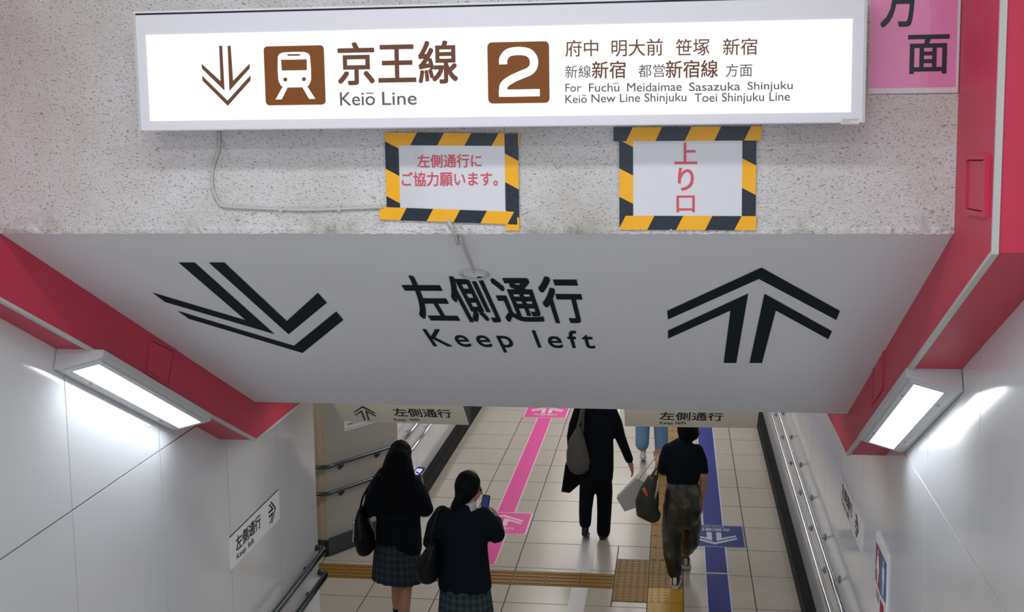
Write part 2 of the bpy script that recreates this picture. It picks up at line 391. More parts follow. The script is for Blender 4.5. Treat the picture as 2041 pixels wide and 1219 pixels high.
# base boards
tag(box('baseboard_right', (1.02, 7.2, FLOOR), (XR-.001, 21.98, FLOOR+.17), M_base, bev=.006), kind='structure')
tag(box('baseboard_left', (-2.746, 11.40, FLOOR), (-2.66, 21.98, FLOOR+.17), M_base, bev=.006), kind='structure')
q0, q1 = AW0+nA*.001, AW1+nA*.001-dA*.02
bb = prism('baseboard_left', [q0+Vector((0, 0, FLOOR)), q1+Vector((0, 0, FLOOR)), q1+nA*.06+Vector((0, 0, FLOOR)), q0+nA*.06-dA*.03+Vector((0, 0, FLOOR))], (0, 0, .15), M_dksteel)
tag(bb, kind='structure')
tag(box('baseboard_left', (-6, 10.51, FLOOR), (-3.24, 10.565, FLOOR+.15), M_dksteel, bev=.004), kind='structure')
# ------------------------------------------------------------------ red beams
def under(y): return -.459-.5106*(y-3.608) if y < 6.44 else -1.905
for side in (-1, 1):
    xi, xw = (IL, XL) if side < 0 else (IR, XR)
    pr = [(xi, 3.608, 1.4), (xi, 3.608, -.459), (xi, 6.44, -1.905), (xi, 8.2, -1.905), (xi, 8.2, -1.52), (xi, 6.55, -1.52), (xi, 4.3, -.34), (xi, 4.3, 1.4)]
    w_ = (xw-xi)-(.001 if side > 0 else -.001)
    b = prism('trim_%d' % (1 if side < 0 else 2), pr, (w_, 0, 0), M_red)
    tag(b, ('red painted beam down the left side of the stairs' if side < 0 else 'red painted beam down the right side of the stairs'), kind='structure')
    # aluminium edge strip
    s = .016*(-1 if side < 0 else 1); vs, fs = [], []
    path = [(3.608, 1.38), (3.608, -.459), (6.44, -1.905), (8.19, -1.905)]
    nrm = [(-1, 0), (-.76, -.65), (-.24, -.97), (0, -1)]
    th = .006
    for (y, z), (ny, nz) in zip(path, nrm):
        for dx, e in ((-.003*(1 if side > 0 else -1), -.008), (-.003*(1 if side > 0 else -1), th), (s, th), (s, -.002)):
            vs.append((xi+dx, y+ny*e, z+nz*e))
    for i in range(3):
        for k in range(4): a = i*4+k; c = i*4+(k+1) % 4; fs.append((a, c, c+4, a+4))
    fs += [(0, 1, 2, 3), (15, 14, 13, 12)]
    o = mesh('edge_strip', vs, fs, M_alum, b); o['label'] = 'pale metal edge strip'
    if side < 0: flare(b); flare(o)
    # access panels on the inner face
    def inner_panel(name, pts, th=.006, M=M_red):
        q = []
        for x, y in pts:
            d = ray(x, y); q.append(d*((IL-.034*6.45)/(d.x-.034*d.y)) if side < 0 else d*(xi/d.x))
        cen = sum(q, Vector())/len(q)
        r1, r2 = [v+(v-cen)*.02 for v in q], [cen+(v-cen)*.86 for v in q]
        for i in range(4):
            j = (i+1) % 4; prism('frame', [r1[i], r1[j], r2[j], r2[i]], (-side*th, 0, 0), M, b)
        prism(name, [cen+(v-cen)*.82 for v in q], (-side*th*.55, 0, 0), M, b)
        prism('gap', [cen+(v-cen)*.87 for v in q], (-side*.0008, 0, 0), M_gapred, b)
    if side < 0: inner_panel('access_panel', [(300, 672), (350, 697), (336, 772), (291, 744)])
    else:
        inner_panel('access_panel', [(1763, 690), (1742, 724), (1739, 806), (1760, 776)])
        inner_panel('access_panel', [(1932, 310), (1973, 309), (1970, 432), (1930, 424)], .014)
# ------------------------------------------------------------------ strip lamps under the beams
def strip_lamp(side, y0, y1, label):
    xw = XL if side < 0 else XR; sg = 1 if side < 0 else -1
    L = math.hypot(1, .5106); t = Vector((0, 1/L, -.5106/L)); nn = Vector((0, -.5106/L, -1/L))
    r = empty('strip_lamp', (xw+sg*.1, y0, under(y0)), label, 'lamp', 'strip lamps under the red beams')
    base = Vector((xw, y0, under(y0)))-r.location; S_ = (y1-y0)*L
    def p(u, n_, s): return base+Vector((sg*u, 0, 0))+nn*n_+t*s
    cr = [(.003, .0), (.212, .0), (.212, .03), (.195, .04), (.03, .088), (.003, .088)]
    prism('housing', [p(u, n_, 0) for u, n_ in cr], t*S_, M_house, r)
    du, dn = .03-.195, .088-.04; ll = math.hypot(du, dn); ex, en = dn/ll, -du/ll   # outward normal in section
    def q(f, s, e): return p(.195+du*f+ex*e, .04+dn*f+en*e, s)
    # raised rim and lens
    for nm, f0, f1, s0, s1 in (('rim', .0, .13, .02, S_-.02), ('rim', .80, .98, .02, S_-.02), ('rim', .13, .80, .02, .05), ('rim', .13, .80, S_-.045, S_-.02)):
        prism(nm, [q(f0, s0, 0), q(f1, s0, 0), q(f1, s1, 0), q(f0, s1, 0)], (q(0, 0, .006)-q(0, 0, 0)), M_house, r)
    o = prism('lens', [q(.13, .05, 0), q(.80, .05, 0), q(.80, S_-.045, 0), q(.13, S_-.045, 0)], (q(0, 0, .003)-q(0, 0, 0)), M_lens, r)
    o['label'] = 'glowing white lens'
    for f in (.07, .9):
        for s in (.25, S_-.25):
            c = q(f, s, .006); d = (q(0, 0, .002)-q(0, 0, 0))
            prism('screw', [c+t*(.006*math.cos(a))+Vector((sg*.006*math.sin(a), 0, 0)) for a in [k*math.pi/3 for k in range(6)]], d, M_dksteel, r)
    return r
strip_lamp(-1, 4.70, 5.83, 'lit strip lamp tucked under the left red beam against the tiled wall')
strip_lamp(1, 4.80, 5.93, 'lit strip lamp tucked under the right red beam against the tiled wall')
# ------------------------------------------------------------------ overhead illuminated sign
YS = 3.93
PB = Plane((0, YS, 0), (1, 0, 0), (0, 0, 1))
sg = empty('station_sign', (-.9, 4.05, .1), 'long illuminated white sign with brown arrow, train and number 2 across the bulkhead', 'sign')
def rel(o, r):
    o.parent = r; o.matrix_parent_inverse = Matrix.Translation(r.location).inverted(); return o
a0, b0 = PB.hit(279, 258.5); a1, _ = PB.hit(1722, 247); b1 = PB.hit(268, 22)[1]
zb = PB.hit(1000, 253)[1]; zt = PB.hit(1000, 12)[1]
rel(box('housing', (a0, YS, zb), (a1, 4.098, zt), M_signface, None, bev=.003), sg)
rel(box('top_lip', (a0-.002, YS-.003, zt+.006), (a1+.002, 4.098, zt+.012), M_signface), sg)['label'] = 'thin lip above a dark gap'
rel(box('gap', (a0+.004, YS+.004, zt-.001), (a1-.004, 4.09, zt+.0065), M_black), sg)
rel(box('edge_rail', (a1-.006, YS-.003, zb), (a1+.002, YS+.001, zt), M_alum), sg)
rel(box('edge_rail', (a0-.002, YS-.003, zb), (a0+.004, YS+.001, zt), M_alum), sg)
def sign_light():
    M = bpy.data.materials.new('backlit_panel'); M.use_nodes = True; nt = M.node_tree; b = nt.nodes['Principled BSDF']
    tc = nt.nodes.new('ShaderNodeTexCoord'); sp = nt.nodes.new('ShaderNodeSeparateXYZ'); cr = nt.nodes.new('ShaderNodeValToRGB')
    mr = nt.nodes.new('ShaderNodeMapRange'); mr.inputs[1].default_value = -1.9; mr.inputs[2].default_value = .52
    nt.links.new(tc.outputs['Object'], sp.inputs[0]); nt.links.new(sp.outputs[0], mr.inputs[0]); nt.links.new(mr.outputs[0], cr.inputs[0])
    e = cr.color_ramp.elements; e[0].position = 0; e[0].color = (.84, .98, .97, 1); e[1].position = 1; e[1].color = (.88, 1, 1, 1)
    for p, c in ((.10, (.97, .99, .84, 1)), (.2, (1, 1, .93, 1)), (.34, (1, 1, 1, 1)), (.9, (1, 1, 1, 1))):
        q = e.new(p); q.color = c
    b.inputs['Base Color'].default_value = (.1, .1, .1, 1); b.inputs['Roughness'].default_value = .4
    nt.links.new(cr.outputs[0], b.inputs['Emission Color']); b.inputs['Emission Strength'].default_value = .80
    return M
M_lit = sign_light()
M_brown = mat('brown_film', '#5E3716', rough=.4, emit='#7A4820', es=.33, spec=.2)
M_brown2 = mat('brown_lettering', '#4A3024', rough=.4, emit='#7A4C38', es=.3, spec=.2)
M_greytext = mat('grey_lettering', '#474046', rough=.4, emit='#6A6066', es=.35, spec=.2)
la0, lb0 = PB.hit(299, 237); la1, lb1 = PB.hit(1699.5, 43)
lb0 = PB.hit(1000, 232.5)[1]; lb1 = PB.hit(1000, 53.5)[1]; la0 = PB.hit(295, 150)[0]
rel(box('light_panel', (la0, YS-.0022, lb0), (la1, YS, lb1), M_lit), sg)['label'] = 'glowing white face'
E1 = .0035
def sgp(o): return rel(o, sg)
def icon(pts): return [PB.hit(250+x/2.7213, y/2.7213) for x, y in pts]
sgp(polys('arrow', PB, [icon(q) for q in ([(510,248),(527,248),(540,492),(417,372),(415,345),(518,440)], [(556,248),(573,248),(586,438),(676,344),(677,370),(566,493)], [(418,410),(556,545),(680,408),(681,436),(557,574),(420,437)])], M_brown2, None, e=E1))
def sqicon(px0, py0, px1, py1, rpx):
    a, b = PB.hit(px0, py1); c, d = PB.hit(px1, py0); return rrect(a, b, c, d, rpx/F_PX*4)
sgp(poly('train_symbol', PB, sqicon(530.5, 90, 646, 210, 8), M_brown, None, e=E1, uv=True))['label'] = 'brown square with a white train front'
ta, tb = PB.hit(530.5, 210); tc_, td = PB.hit(646, 90)
def T(u, v): return (ta+(tc_-ta)*u, tb+(td-tb)*v)     # unit square coordinates on the pictogram
body = [T(.235, .82), T(.26, .865), T(.32, .89), T(.5, .895), T(.68, .89), T(.74, .865), T(.765, .82), T(.775, .60), T(.77, .42), T(.735, .34), T(.69, .30), T(.31, .30), T(.265, .34), T(.23, .42), T(.225, .60)]
M_white_lit = mat('white_film', '#FFFFFF', rough=.3, emit='#FFFFFF', es=.8)
sgp(polys('train_front', PB, [body, [T(.33, .295), T(.28, .295), T(.2, .105), T(.265, .105), T(.335, .20), T(.345, .235), T(.37, .28)][0:0] or [T(.29, .30), T(.375, .30), T(.27, .10), T(.17, .10)], [T(.71, .30), T(.625, .30), T(.73, .10), T(.83, .10)], ], M_white_lit, None, e=E1+.0008))
sgp(polys('train_window', PB, [[T(.29, .585), T(.71, .585), T(.715, .77), T(.285, .77)], [T(.395, .83), T(.605, .83), T(.605, .862), T(.395, .862)],
   [T(.345+.036*math.cos(k*math.pi/6), .435+.036*math.sin(k*math.pi/6)) for k in range(12)], [T(.655+.036*math.cos(k*math.pi/6), .435+.036*math.sin(k*math.pi/6)) for k in range(12)]], M_brown, None, e=E1+.0016))
sgp(poly('number_square', PB, sqicon(973.5, 82, 1094.5, 206.5, 9), M_brown, None, e=E1, uv=True))['label'] = 'brown square with a white number 2'
ta, tb = PB.hit(973.5, 206.5); tc_, td = PB.hit(1094.5, 82)
def stroke(center, w):                                  # ribbon around a polyline in unit coordinates
    out = []
    L_, R_ = [], []
    for i, (x, y) in enumerate(center):
        x0, y0 = center[max(i-1, 0)]; x1, y1 = center[min(i+1, len(center)-1)]
        dx, dy = x1-x0, y1-y0; l = math.hypot(dx, dy) or 1
        ww = w[i] if isinstance(w, list) else w
        L_.append((x-dy/l*ww/2, y+dx/l*ww/2)); R_.append((x+dy/l*ww/2, y-dx/l*ww/2))
    return [[L_[i], L_[i+1], R_[i+1], R_[i]] for i in range(len(center)-1)]
two = [Vector((x, y, 0)) for x, y in ((.255, .64), (.26, .73), (.34, .825), (.50, .85), (.66, .825), (.745, .73), (.745, .60), (.68, .52), (.55, .465), (.40, .40), (.27, .31), (.245, .20))]
two = [(p.x, p.y) for p in smooth_path(two, 5)]
qs = [[T(*p) for p in q] for q in stroke(two, .13)]+[[T(.18, .11), T(.84, .11), T(.84, .225), T(.18, .225)]]
sgp(polys('number_two', PB, qs, M_white_lit, None, e=E1+.0008))
def sl_(body, x0, y0, x1, y1, M, bold=0, sp=1.0): sgp(letters(PB, body, x0, y0, x1, y1, M, None, bold, E1, sp))
sl_('京王線', 673, 86, 912.5, 165, M_brown2, .022)
sl_('Keio', 678, 184, 748, 209.5, M_greytext, .008); sl_('Line', 762, 183, 831, 208.5, M_greytext, .008)
def bar(x0, x1, y, h, M): sgp(poly('macron', PB, [(x0, y), (x1, y), (x1, y+h), (x0, y+h)], M, None, e=E1))
bar(730, 745, 184.5, 2.2, M_greytext); bar(1222, 1233, 165.5, 1.6, M_greytext); bar(1159.5, 1169, 189, 1.6, M_greytext)
for w_, x0, x1, y in (('府中', 1127, 1192.5, 78), ('明大前', 1219, 1321, 77), ('笹塚', 1347, 1414, 76), ('新宿', 1441, 1509, 75)):
    sl_(w_, x0, y+2, x1, y+34, M_brown2, .008)
sl_('新線', 1126.5, 130.5, 1178, 155, M_greytext, .006)
sl_('新宿', 1180, 122.5, 1247, 155.5, M_brown2, .016)
sl_('都営', 1272.5, 128.5, 1325, 153.5, M_greytext, .006)
sl_('新宿線', 1327, 121, 1430.5, 154, M_brown2, .016)
sl_('方面', 1446.5, 127.5, 1499, 152.5, M_greytext, .006)
for w_, x0, x1, y0, y1 in (('For', 1127, 1158.5, 167, 182.5), ('Fuchu', 1174, 1234.5, 166.5, 182), ('Meidaimae', 1250, 1358.5, 165.5, 181), ('Sasazuka', 1373.5, 1475, 164.5, 180), ('Shinjuku', 1490, 1579.5, 163, 182.5)):
    sl_(w_, x0, y0, x1, y1, M_greytext, .010)
for w_, x0, x1, y0, y1 in (('Keio', 1127, 1170, 189.5, 205), ('New Line Shinjuku', 1179, 1368, 187.5, 207), ('Toei Shinjuku Line', 1384, 1574, 186, 206)):
    sl_(w_, x0, y0, x1, y1, M_greytext, .010)
# small maker's label and faint imprint
lo, hi = PB.hit(1676, 247), PB.hit(1712, 235)
sgp(plate('rating_label', PB, lo[0], hi[1]-.019, hi[0], hi[1], .0008, M_white, None, e=.0005))
M_grey = mat('fine_print', '#8C9096', rough=.5)
sgp(polys('fine_print', PB, [[(lo[0]+.003, hi[1]-z), (lo[0]+w, hi[1]-z), (lo[0]+w, hi[1]-z-.0016), (lo[0]+.003, hi[1]-z-.0016)] for z, w in ((.003, .055), (.007, .05), (.011, .028), (.015, .05))], M_grey, None, e=.0016))
fa, fb = PB.hit(343, 214)
M_faint = mat('faint_print', '#C9D6D8', rough=.5, emit='#C9D6D8', es=.8)
sgp(polys('faint_imprint', PB, [[(fa, fb), (fa+.1, fb), (fa+.1, fb-.003), (fa, fb-.003)], [(fa, fb-.006), (fa+.085, fb-.006), (fa+.085, fb-.009), (fa, fb-.009)], [(fa-.04, fb+.002), (fa-.008, fb+.002), (fa-.008, fb-.012), (fa-.04, fb-.012)]], M_faint, None, e=E1))
# ------------------------------------------------------------------ taped notices on the bulkhead
PW = Plane((0, 4.094, 0), (1, 0, 0), (0, 0, 1))
def tape(root, c0, c1, c2, c3, period_px, phase, tilt, vert, e=.002):
    """a strip of hazard tape given by its outline as seen; stripes cut across it"""
    q = [PW.hit(*c) for c in (c0, c1, c2, c3)]          # TL TR BR BL
    x0, x1 = (q[0][0]+q[3][0])/2, (q[1][0]+q[2][0])/2; yb, yt = (q[2][1]+q[3][1])/2, (q[0][1]+q[1][1])/2
    skew = ((q[1][1]+q[2][1])-(q[0][1]+q[3][1]))/2
    if vert: u0, u1, w0, w1 = yb, yt, x0, x1
    else: u0, u1, w0, w1 = x0, x1, yb, yt
    per = period_px/F_PX*4.12; tl = tilt/F_PX*4.12
    bm = bmesh.new(); half = per/2
    k0 = math.floor((u0-abs(tl)-phase)/half)-1; k1 = math.ceil((u1+abs(tl)-phase)/half)+1
    for k in range(k0, k1):
        s = phase+k*half
        pg = [(s, w0), (s+half, w0), (s+half+tl, w1), (s+tl, w1)]
        for lim, sign in ((u0, 1), (u1, -1)):
            out = []
            for i in range(len(pg)):
                a, b = pg[i], pg[(i+1) % len(pg)]; ia, ib = (a[0]-lim)*sign >= 0, (b[0]-lim)*sign >= 0
                if ia: out.append(a)
                if ia != ib:
                    t = (lim-a[0])/(b[0]-a[0]); out.append((lim, a[1]+(b[1]-a[1])*t))
            pg = out
            if not pg: break
        if len(pg) < 3: continue
        bot, top = [], []
        for a, b in pg:
            X, Y = (b, a) if vert else (a, b)
            if not vert: Y += skew*((X-x0)/(x1-x0)-.5)
            bot.append(bm.verts.new(PW.pt(X, Y, -.0005))); top.append(bm.verts.new(PW.pt(X, Y, e)))
        fcs = [bm.faces.new(top)]+[bm.faces.new([top[i], bot[i], bot[(i+1) % len(pg)], top[(i+1) % len(pg)]]) for i in range(len(pg))]
        for f in fcs: f.material_index = k % 2
    bmesh.ops.recalc_face_normals(bm, faces=bm.faces)
    me = bpy.data.meshes.new('hazard_tape'); bm.to_mesh(me); bm.free()
    me.materials.append(M_tapeb); me.materials.append(M_tapey)
    o = bpy.data.objects.new('hazard_tape', me); COL.objects.link(o); rel(o, root); return o
def ph(x, y, vert=False):
    h = PW.hit(x, y); return h[1] if vert else h[0]
n1 = empty('notice', (-.55, 4.09, -.33), 'laminated notice with two lines of red writing, framed in yellow and black tape', 'notice')
rel(plate('paper', PW, *PW.hit(790, 424), *PW.hit(1010, 285), .0012, M_paper, None), n1)
tape(n1, (779, 264), (1035, 266), (1035, 291), (779, 289), 110.5, ph(818, 287), 14, False)
tape(n1, (769, 264), (796, 264), (796, 420), (769, 420), 111, ph(769, 336, True), -15, True, .0015)
tape(n1, (1008, 266), (1035, 266), (1033, 459), (1006, 459), 114, ph(1007, 419, True), -15, True, .0026)
tape(n1, (757, 412), (1032, 422), (1030, 447), (757, 437), 110, ph(798, 440), 14, False, .0034)
rel(letters(PW, '左側通行に', 832, 308, 960, 333, M_redink, None, .02, .0022), n1)
rel(letters(PW, 'ご協力願います。', 801, 343, 992, 370, M_redink, None, .02, .0022), n1)
n2 = empty('notice', (-.1, 4.09, -.33), 'laminated notice with a column of large red characters, framed in yellow and black tape', 'notice')
rel(plate('paper', PW, *PW.hit(1258, 434), *PW.hit(1481, 279), .0012, M_paper, None), n2)
tape(n2, (1235, 278), (1262, 278), (1262, 455), (1234, 455), 112, ph(1234, 335.5, True), -14, True)
tape(n2, (1479, 278), (1507, 278), (1506, 440), (1479, 440), 115, ph(1480, 315.2, True), -14, True)
tape(n2, (1223, 254), (1518, 251), (1517, 280), (1223, 281), 114, ph(1306.3, 280), 13, False, .0028)
tape(n2, (1235, 430), (1507, 430), (1507, 459), (1235, 457), 113, ph(1290, 457), 14, False, .0034)
for ch, x0, y0, x1, y1 in (('上', 1345, 285, 1389, 326), ('り', 1352, 335, 1382, 379), ('口', 1349, 390, 1384, 422)):
    rel(letters(PW, ch, x0, y0, x1, y1, M_redink, None, .02, .0022), n2)
n3 = empty('poster', (.75, 4.09, .2), 'pink laminated poster with large dark characters beside the illuminated sign', 'poster')
rel(plate('sleeve', PW, PW.hit(1730, 188)[0], PW.hit(1730, 187)[1], PW.hit(1909, 187)[0], .42, .001, M_film, None), n3)
rel(plate('print', PW, PW.hit(1733, 100)[0], PW.hit(1733, 176)[1], PW.hit(1904, 170)[0], .415, .0018, M_pinkposter, None), n3)
rel(letters(PW, '面', 1811, 71, 1889, 145, M_ink2, None, .02, .003), n3)
a0, b0 = PW.hit(1755, 54); a1, _ = PW.hit(1828, 54)
rel(letter_box(PW, '方', a0, b0, a1, b0+.155, M_ink2, None, .02, .003), n3)
# ------------------------------------------------------------------ painted conduits
def wallp(x, y, e=.008): v = at(x, y, 1, 4.1-e); return v
c1 = empty('conduit', (-1.5, 4.09, -.3), 'thin painted cable looping down the plaster from the long sign to the left notice', 'cable')
pts = smooth_path([wallp(436, 262), wallp(437, 283), wallp(434, 305), wallp(424, 335), wallp(423, 370), wallp(430, 392), wallp(442, 409), wallp(470, 413), wallp(600, 418), wallp(700, 415), wallp(765, 413)], 5)
rel(tube('cable', pts, .0055, M_cable), c1)
for x, y in ((423, 369), (560, 417), (676, 415)):
    p = wallp(x, y); rel(box('clip', (p.x-.006, 4.086, p.z-.009), (p.x+.006, 4.099, p.z+.009), M_cable), c1)
c2 = empty('conduit', (-.5, 4.2, -.5), 'short painted cable hanging from the left notice to a ring on the sloping ceiling', 'cable')
def slp(x, y, e=.008): a, b = PS.hit(x, y); return PS.pt(a, b, e)
pts = [wallp(893, 440), wallp(903, 456)]+[slp(912, 476, .02), slp(918, 472, .01)]+[slp(927, 496), slp(940, 535)]
rel(tube('cable', smooth_path([wallp(892, 438), wallp(902, 455, .012), slp(914, 478, .015)], 4), .007, M_cable), c2)
rel(tube('cable', smooth_path([slp(918, 468, .01), slp(929, 500), slp(938, 520), slp(944, 539)], 4), .0045, M_cable), c2)
a, b = PS.hit(945, 545)
rg = [PS.pt(a+.052*math.cos(t), b+.052*math.sin(t), .004) for t in [k*2*math.pi/28 for k in range(29)]]
rel(tube('ring', rg, .006, M_cable), c2)
# ------------------------------------------------------------------ hanging boards at the foot of the stairs
def hang_board(bl, br, label, things):
    zb_ = -2.045; L0 = at(*bl, 2, zb_); R0 = at(*br, 2, zb_)
    u = (R0-L0); wdt = u.length; u.normalize()
    back = Vector((u.y, -u.x, 0)); back = Vector((0, -1, 0)) if back.length < .1 else back
    v = (back*.72+Vector((0, 0, .70))).normalized()
    r = empty('hanging_board', tuple((L0+R0)/2), label, 'sign', 'keep left boards over the passage')
    H_ = .355/v.z; top = v*H_
    c = [L0, R0, R0+top, L0+top]
    bk = -back*.06
    vs = [L0, L0+top, L0+Vector((0, 0, .355))+bk, L0+bk]
    rel(prism('board', vs, u*wdt, M_boardside), r)
    pl = Plane(L0, u, v)
    rel(prism('face', [pl.pt(0.0, 0, .0003), pl.pt(wdt, 0, .0003), pl.pt(wdt, H_*.985, .0003), pl.pt(0, H_*.985, .0003)], pl.n*.003, M_boardface), r)
    for kind, dat in things:
        if kind == 't':
            body, x0, y0, x1, y1, bold = dat
            rel(letters(pl, body, x0, y0, x1, y1, M_ink2, None, bold, .0045), r)
        else:
            rel(polys('arrow', pl, dat, M_ink2, None, e=.0045, uv=False), r)
M_boardside = mat('board_side_dark', '#23282C', rough=.5)
M_boardface = mat('board_face', '#C9C5B6', rough=.55, vary=.04)
Zs = lambda x, y: (600+x/5.945, 795+y/5.945)
arrow_px = [[Zs(*p) for p in q] for q in ([(730,72),(882,155),(876,167),(730,95),(630,157),(626,146)], [(722,122),(768,243),(752,247),(710,148),(645,190),(640,180)], [(758,122),(892,187),(888,200),(785,152),(815,240),(797,243)])]
hang_board((682, 838), (935, 845.7), 'tilted cream board with up arrow above the left lane of the passage',
    [('p', arrow_px), ('t', ('左側通行', 781, 811.5, 902, 831, .022)), ('t', ('Keep', 785, 832, 811, 839, .004)), ('t', ('left', 816, 831.5, 838, 837.5, .004))])
hang_board((1245.3, 848), (1507.7, 852), 'tilted cream board without visible arrow above the right lane of the passage',
    [('t', ('左側通行', 1315, 819.5, 1440, 837, .022)), ('t', ('Keep', 1315, 838.5, 1341, 845.5, .004)), ('t', ('left', 1347, 838, 1368, 844, .004))])
# ------------------------------------------------------------------ signs on the side walls
PL = Plane((XL+.008, 0, 0), (0, 1, 0), (0, 0, 1))
PR = Plane((XR-.010, 0, 0), (0, -1, 0), (0, 0, 1))
M_wsign = mat('white_wall_sign', '#F2F2F6', rough=.5)
def chevrons(c, s, flip=1):                             # double chevron arrow pointing to +u
    out = []
    for pts in ([(.55, .0), (.1, .45), (.1, .55), (.28, .55), (.80, .0)][0:0] or [(1, 0), (.45, .5), (.30, .5), (.85, 0), (.30, -.5), (.45, -.5)], [(.68, .05), (.2, .46), (.05, .46), (.44, .15), (0, .15), (0, .05)], [(.68, -.05), (.2, -.46), (.05, -.46), (.44, -.15), (0, -.15), (0, -.05)]):
        out.append([(c[0]+flip*s*x, c[1]+s*y) for x, y in pts])
    return out
s1 = empty('wall_sign', (XL, 6.95, -2.6), 'white keep left plate on the left tiled wall', 'sign', 'keep left plates on the stair walls')
rel(prism('plate', [PL.pt(6.52, -2.715, -.0075), PL.pt(7.395, -2.715, -.0075), PL.pt(7.395, -2.52, -.0075), PL.pt(6.52, -2.52, -.0075)], (.007, 0, 0), M_wsign), s1)
rel(prism('painted_edge_shadow', [PL.pt(6.52, -2.52, -.0075), PL.pt(7.395, -2.52, -.0075), PL.pt(7.395, -2.516, -.0075), PL.pt(6.52, -2.516, -.0075)], (.004, 0, 0), M_joint), s1)  # thin dark strip drawn in as the shadow along the plate's top edge
rel(letter_box(PL, '左側通行', 6.60, -2.637, 7.03, -2.55, M_ink2, None, .02, .001), s1)
rel(letter_box(PL, 'Keep', 6.605, -2.698, 6.76, -2.654, M_ink2, None, .006, .001), s1); rel(letter_box(PL, 'left', 6.80, -2.69, 6.90, -2.652, M_ink2, None, .006, .001), s1)
rel(polys('arrow', PL, chevrons((7.18, -2.615), .14), M_ink2, None, e=.001), s1)
s2 = empty('wall_sign', (XR, 7.6, -2.6), 'white keep left plate on the right tiled wall', 'sign', 'keep left plates on the stair walls')
rel(prism('plate', [PR.pt(-8.07, -2.715, -.0095), PR.pt(-7.145, -2.715, -.0095), PR.pt(-7.145, -2.52, -.0095), PR.pt(-8.07, -2.52, -.0095)], (-.0085, 0, 0), M_wsign), s2)
rel(letter_box(PR, '左側通行', -7.99, -2.637, -7.52, -2.55, M_ink2, None, .02, .001), s2)
rel(letter_box(PR, 'Keep', -7.985, -2.698, -7.81, -2.654, M_ink2, None, .006, .001), s2); rel(letter_box(PR, 'left', -7.76, -2.69, -7.64, -2.652, M_ink2, None, .006, .001), s2)
rel(polys('arrow', PR, chevrons((-7.385, -2.615), .14), M_ink2, None, e=.001), s2)
# toilet sign on the right wall
s3 = empty('toilet_sign', (XR, 6.4, -2.6), 'white plate with magenta woman and blue man figures on the right wall', 'sign')
rel(prism('plate', [PR.pt(-6.62, -2.86, -.0095), PR.pt(-6.26, -2.86, -.0095), PR.pt(-6.26, -2.385, -.0095), PR.pt(-6.62, -2.385, -.0095)], (-.0085, 0, 0), M_wsign), s3)
M_mag = mat('magenta_print', '#8E1C6A', rough=.3); M_cyan = mat('blue_print', '#0E6CB0', rough=.3)
rel(poly('woman_square', PR, [(-6.605, -2.655), (-6.605, -2.44), (-6.44, -2.44), (-6.44, -2.675)], M_mag, None, e=.001, uv=True), s3)
rel(poly('man_square', PR, [(-6.44, -2.675), (-6.44, -2.44), (-6.275, -2.44), (-6.275, -2.655)], M_cyan, None, e=.001, uv=True), s3)
def figure_uv(cx_, woman):
    h = [[(cx_+.014*math.cos(k*math.pi/5), -2.468+.014*math.sin(k*math.pi/5)) for k in range(10)]]
    if woman: h += [[(cx_-.02, -2.49), (cx_+.02, -2.49), (cx_+.05, -2.58), (cx_+.022, -2.58), (cx_+.018, -2.645), (cx_-.018, -2.645), (cx_-.022, -2.58), (cx_-.05, -2.58)]]
    else: h += [[(cx_-.032, -2.49), (cx_+.032, -2.49), (cx_+.034, -2.57), (cx_+.022, -2.57), (cx_+.018, -2.645), (cx_-.018, -2.645), (cx_-.022, -2.57), (cx_-.034, -2.57)]]
    return h
rel(polys('woman_figure', PR, figure_uv(-6.525, True), M_wsign, None, e=.0018), s3)
rel(polys('man_figure', PR, figure_uv(-6.355, False), M_wsign, None, e=.0018), s3)
rel(letter_box(PR, '方面', -6.59, -2.745, -6.47, -2.69, M_ink2, None, 0, .001), s3)
rel(poly('red_arrow', PR, [(-6.44, -2.70), (-6.33, -2.70), (-6.33, -2.84), (-6.44, -2.84)], mat('red_mark', '#B3203C'), None, e=.001, uv=True), s3)
# ------------------------------------------------------------------ sheet on the angled wall
PA = Plane(AW0, dA, (0, 0, 1))
s4 = empty('wall_notice', tuple(AW0+Vector((0, 0, -2.9))), 'white printed sheet on the grey angled wall behind the left board', 'notice')
xa, zb4 = PA.hit(686, 853); xb, _ = PA.hit(775, 842)
rel(plate('sheet', PA, xa, zb4-.03, xb, zb4+.25, .002, M_wsign, None, e=.001), s4)
rel(letter_box(PA, '042-372-', xa+.04, zb4+.018, xa+.25, zb4+.038, M_ink2, None, .01, .0045), s4)
rel(polys('border_line', PA, [[(xa+.01, zb4-.015), (xb-.01, zb4-.015), (xb-.01, zb4-.011), (xa+.01, zb4-.011)]], M_grey, None, e=.004), s4)
# ------------------------------------------------------------------ handrails
def handrail(label, path, r, out, brackets, M, wallx, endcap=True):
    """path: rail centre line; brackets: points on it; out: vector from the rail to the wall"""
    rt = empty('handrail', tuple(path[0]), label, 'handrail')
    rel(tube('rail', path, r, M, None, 14), rt)
    out = Vector(out)
    for b in brackets:
        b = Vector(b)
        bp = [b+Vector((0, 0, -r*.6)), b+Vector((0, 0, -r-.025))+out*.25, b+Vector((0, 0, -r-.035))+out*.7, b+Vector((0, 0, -r-.035))+out]
        rel(tube('bracket', smooth_path(bp, 3), .0085, M, None, 8), rt)
        c = b+Vector((0, 0, -r-.035))+out; n_ = out.normalized()
        rel(tube('wall_plate', [c-n_*.008, c], .026, M, None, 12), rt)
    return rt
def rail_r(z, label, ends):
    x = 1.038; d = XR-x-.001
    p = [(x, y, z) for y in (6.1, 8, 10, 12, 14, 16, 18, 21)]
    handrail(label, p, .020, (d, 0, 0), [(x, y, z) for y in ends], M_steel, XR)
rail_r(-3.215, 'upper steel handrail along the right passage wall', [7.3, 8.1, 8.9, 9.8, 10.7, 11.6, 12.5, 13.4, 14.3])
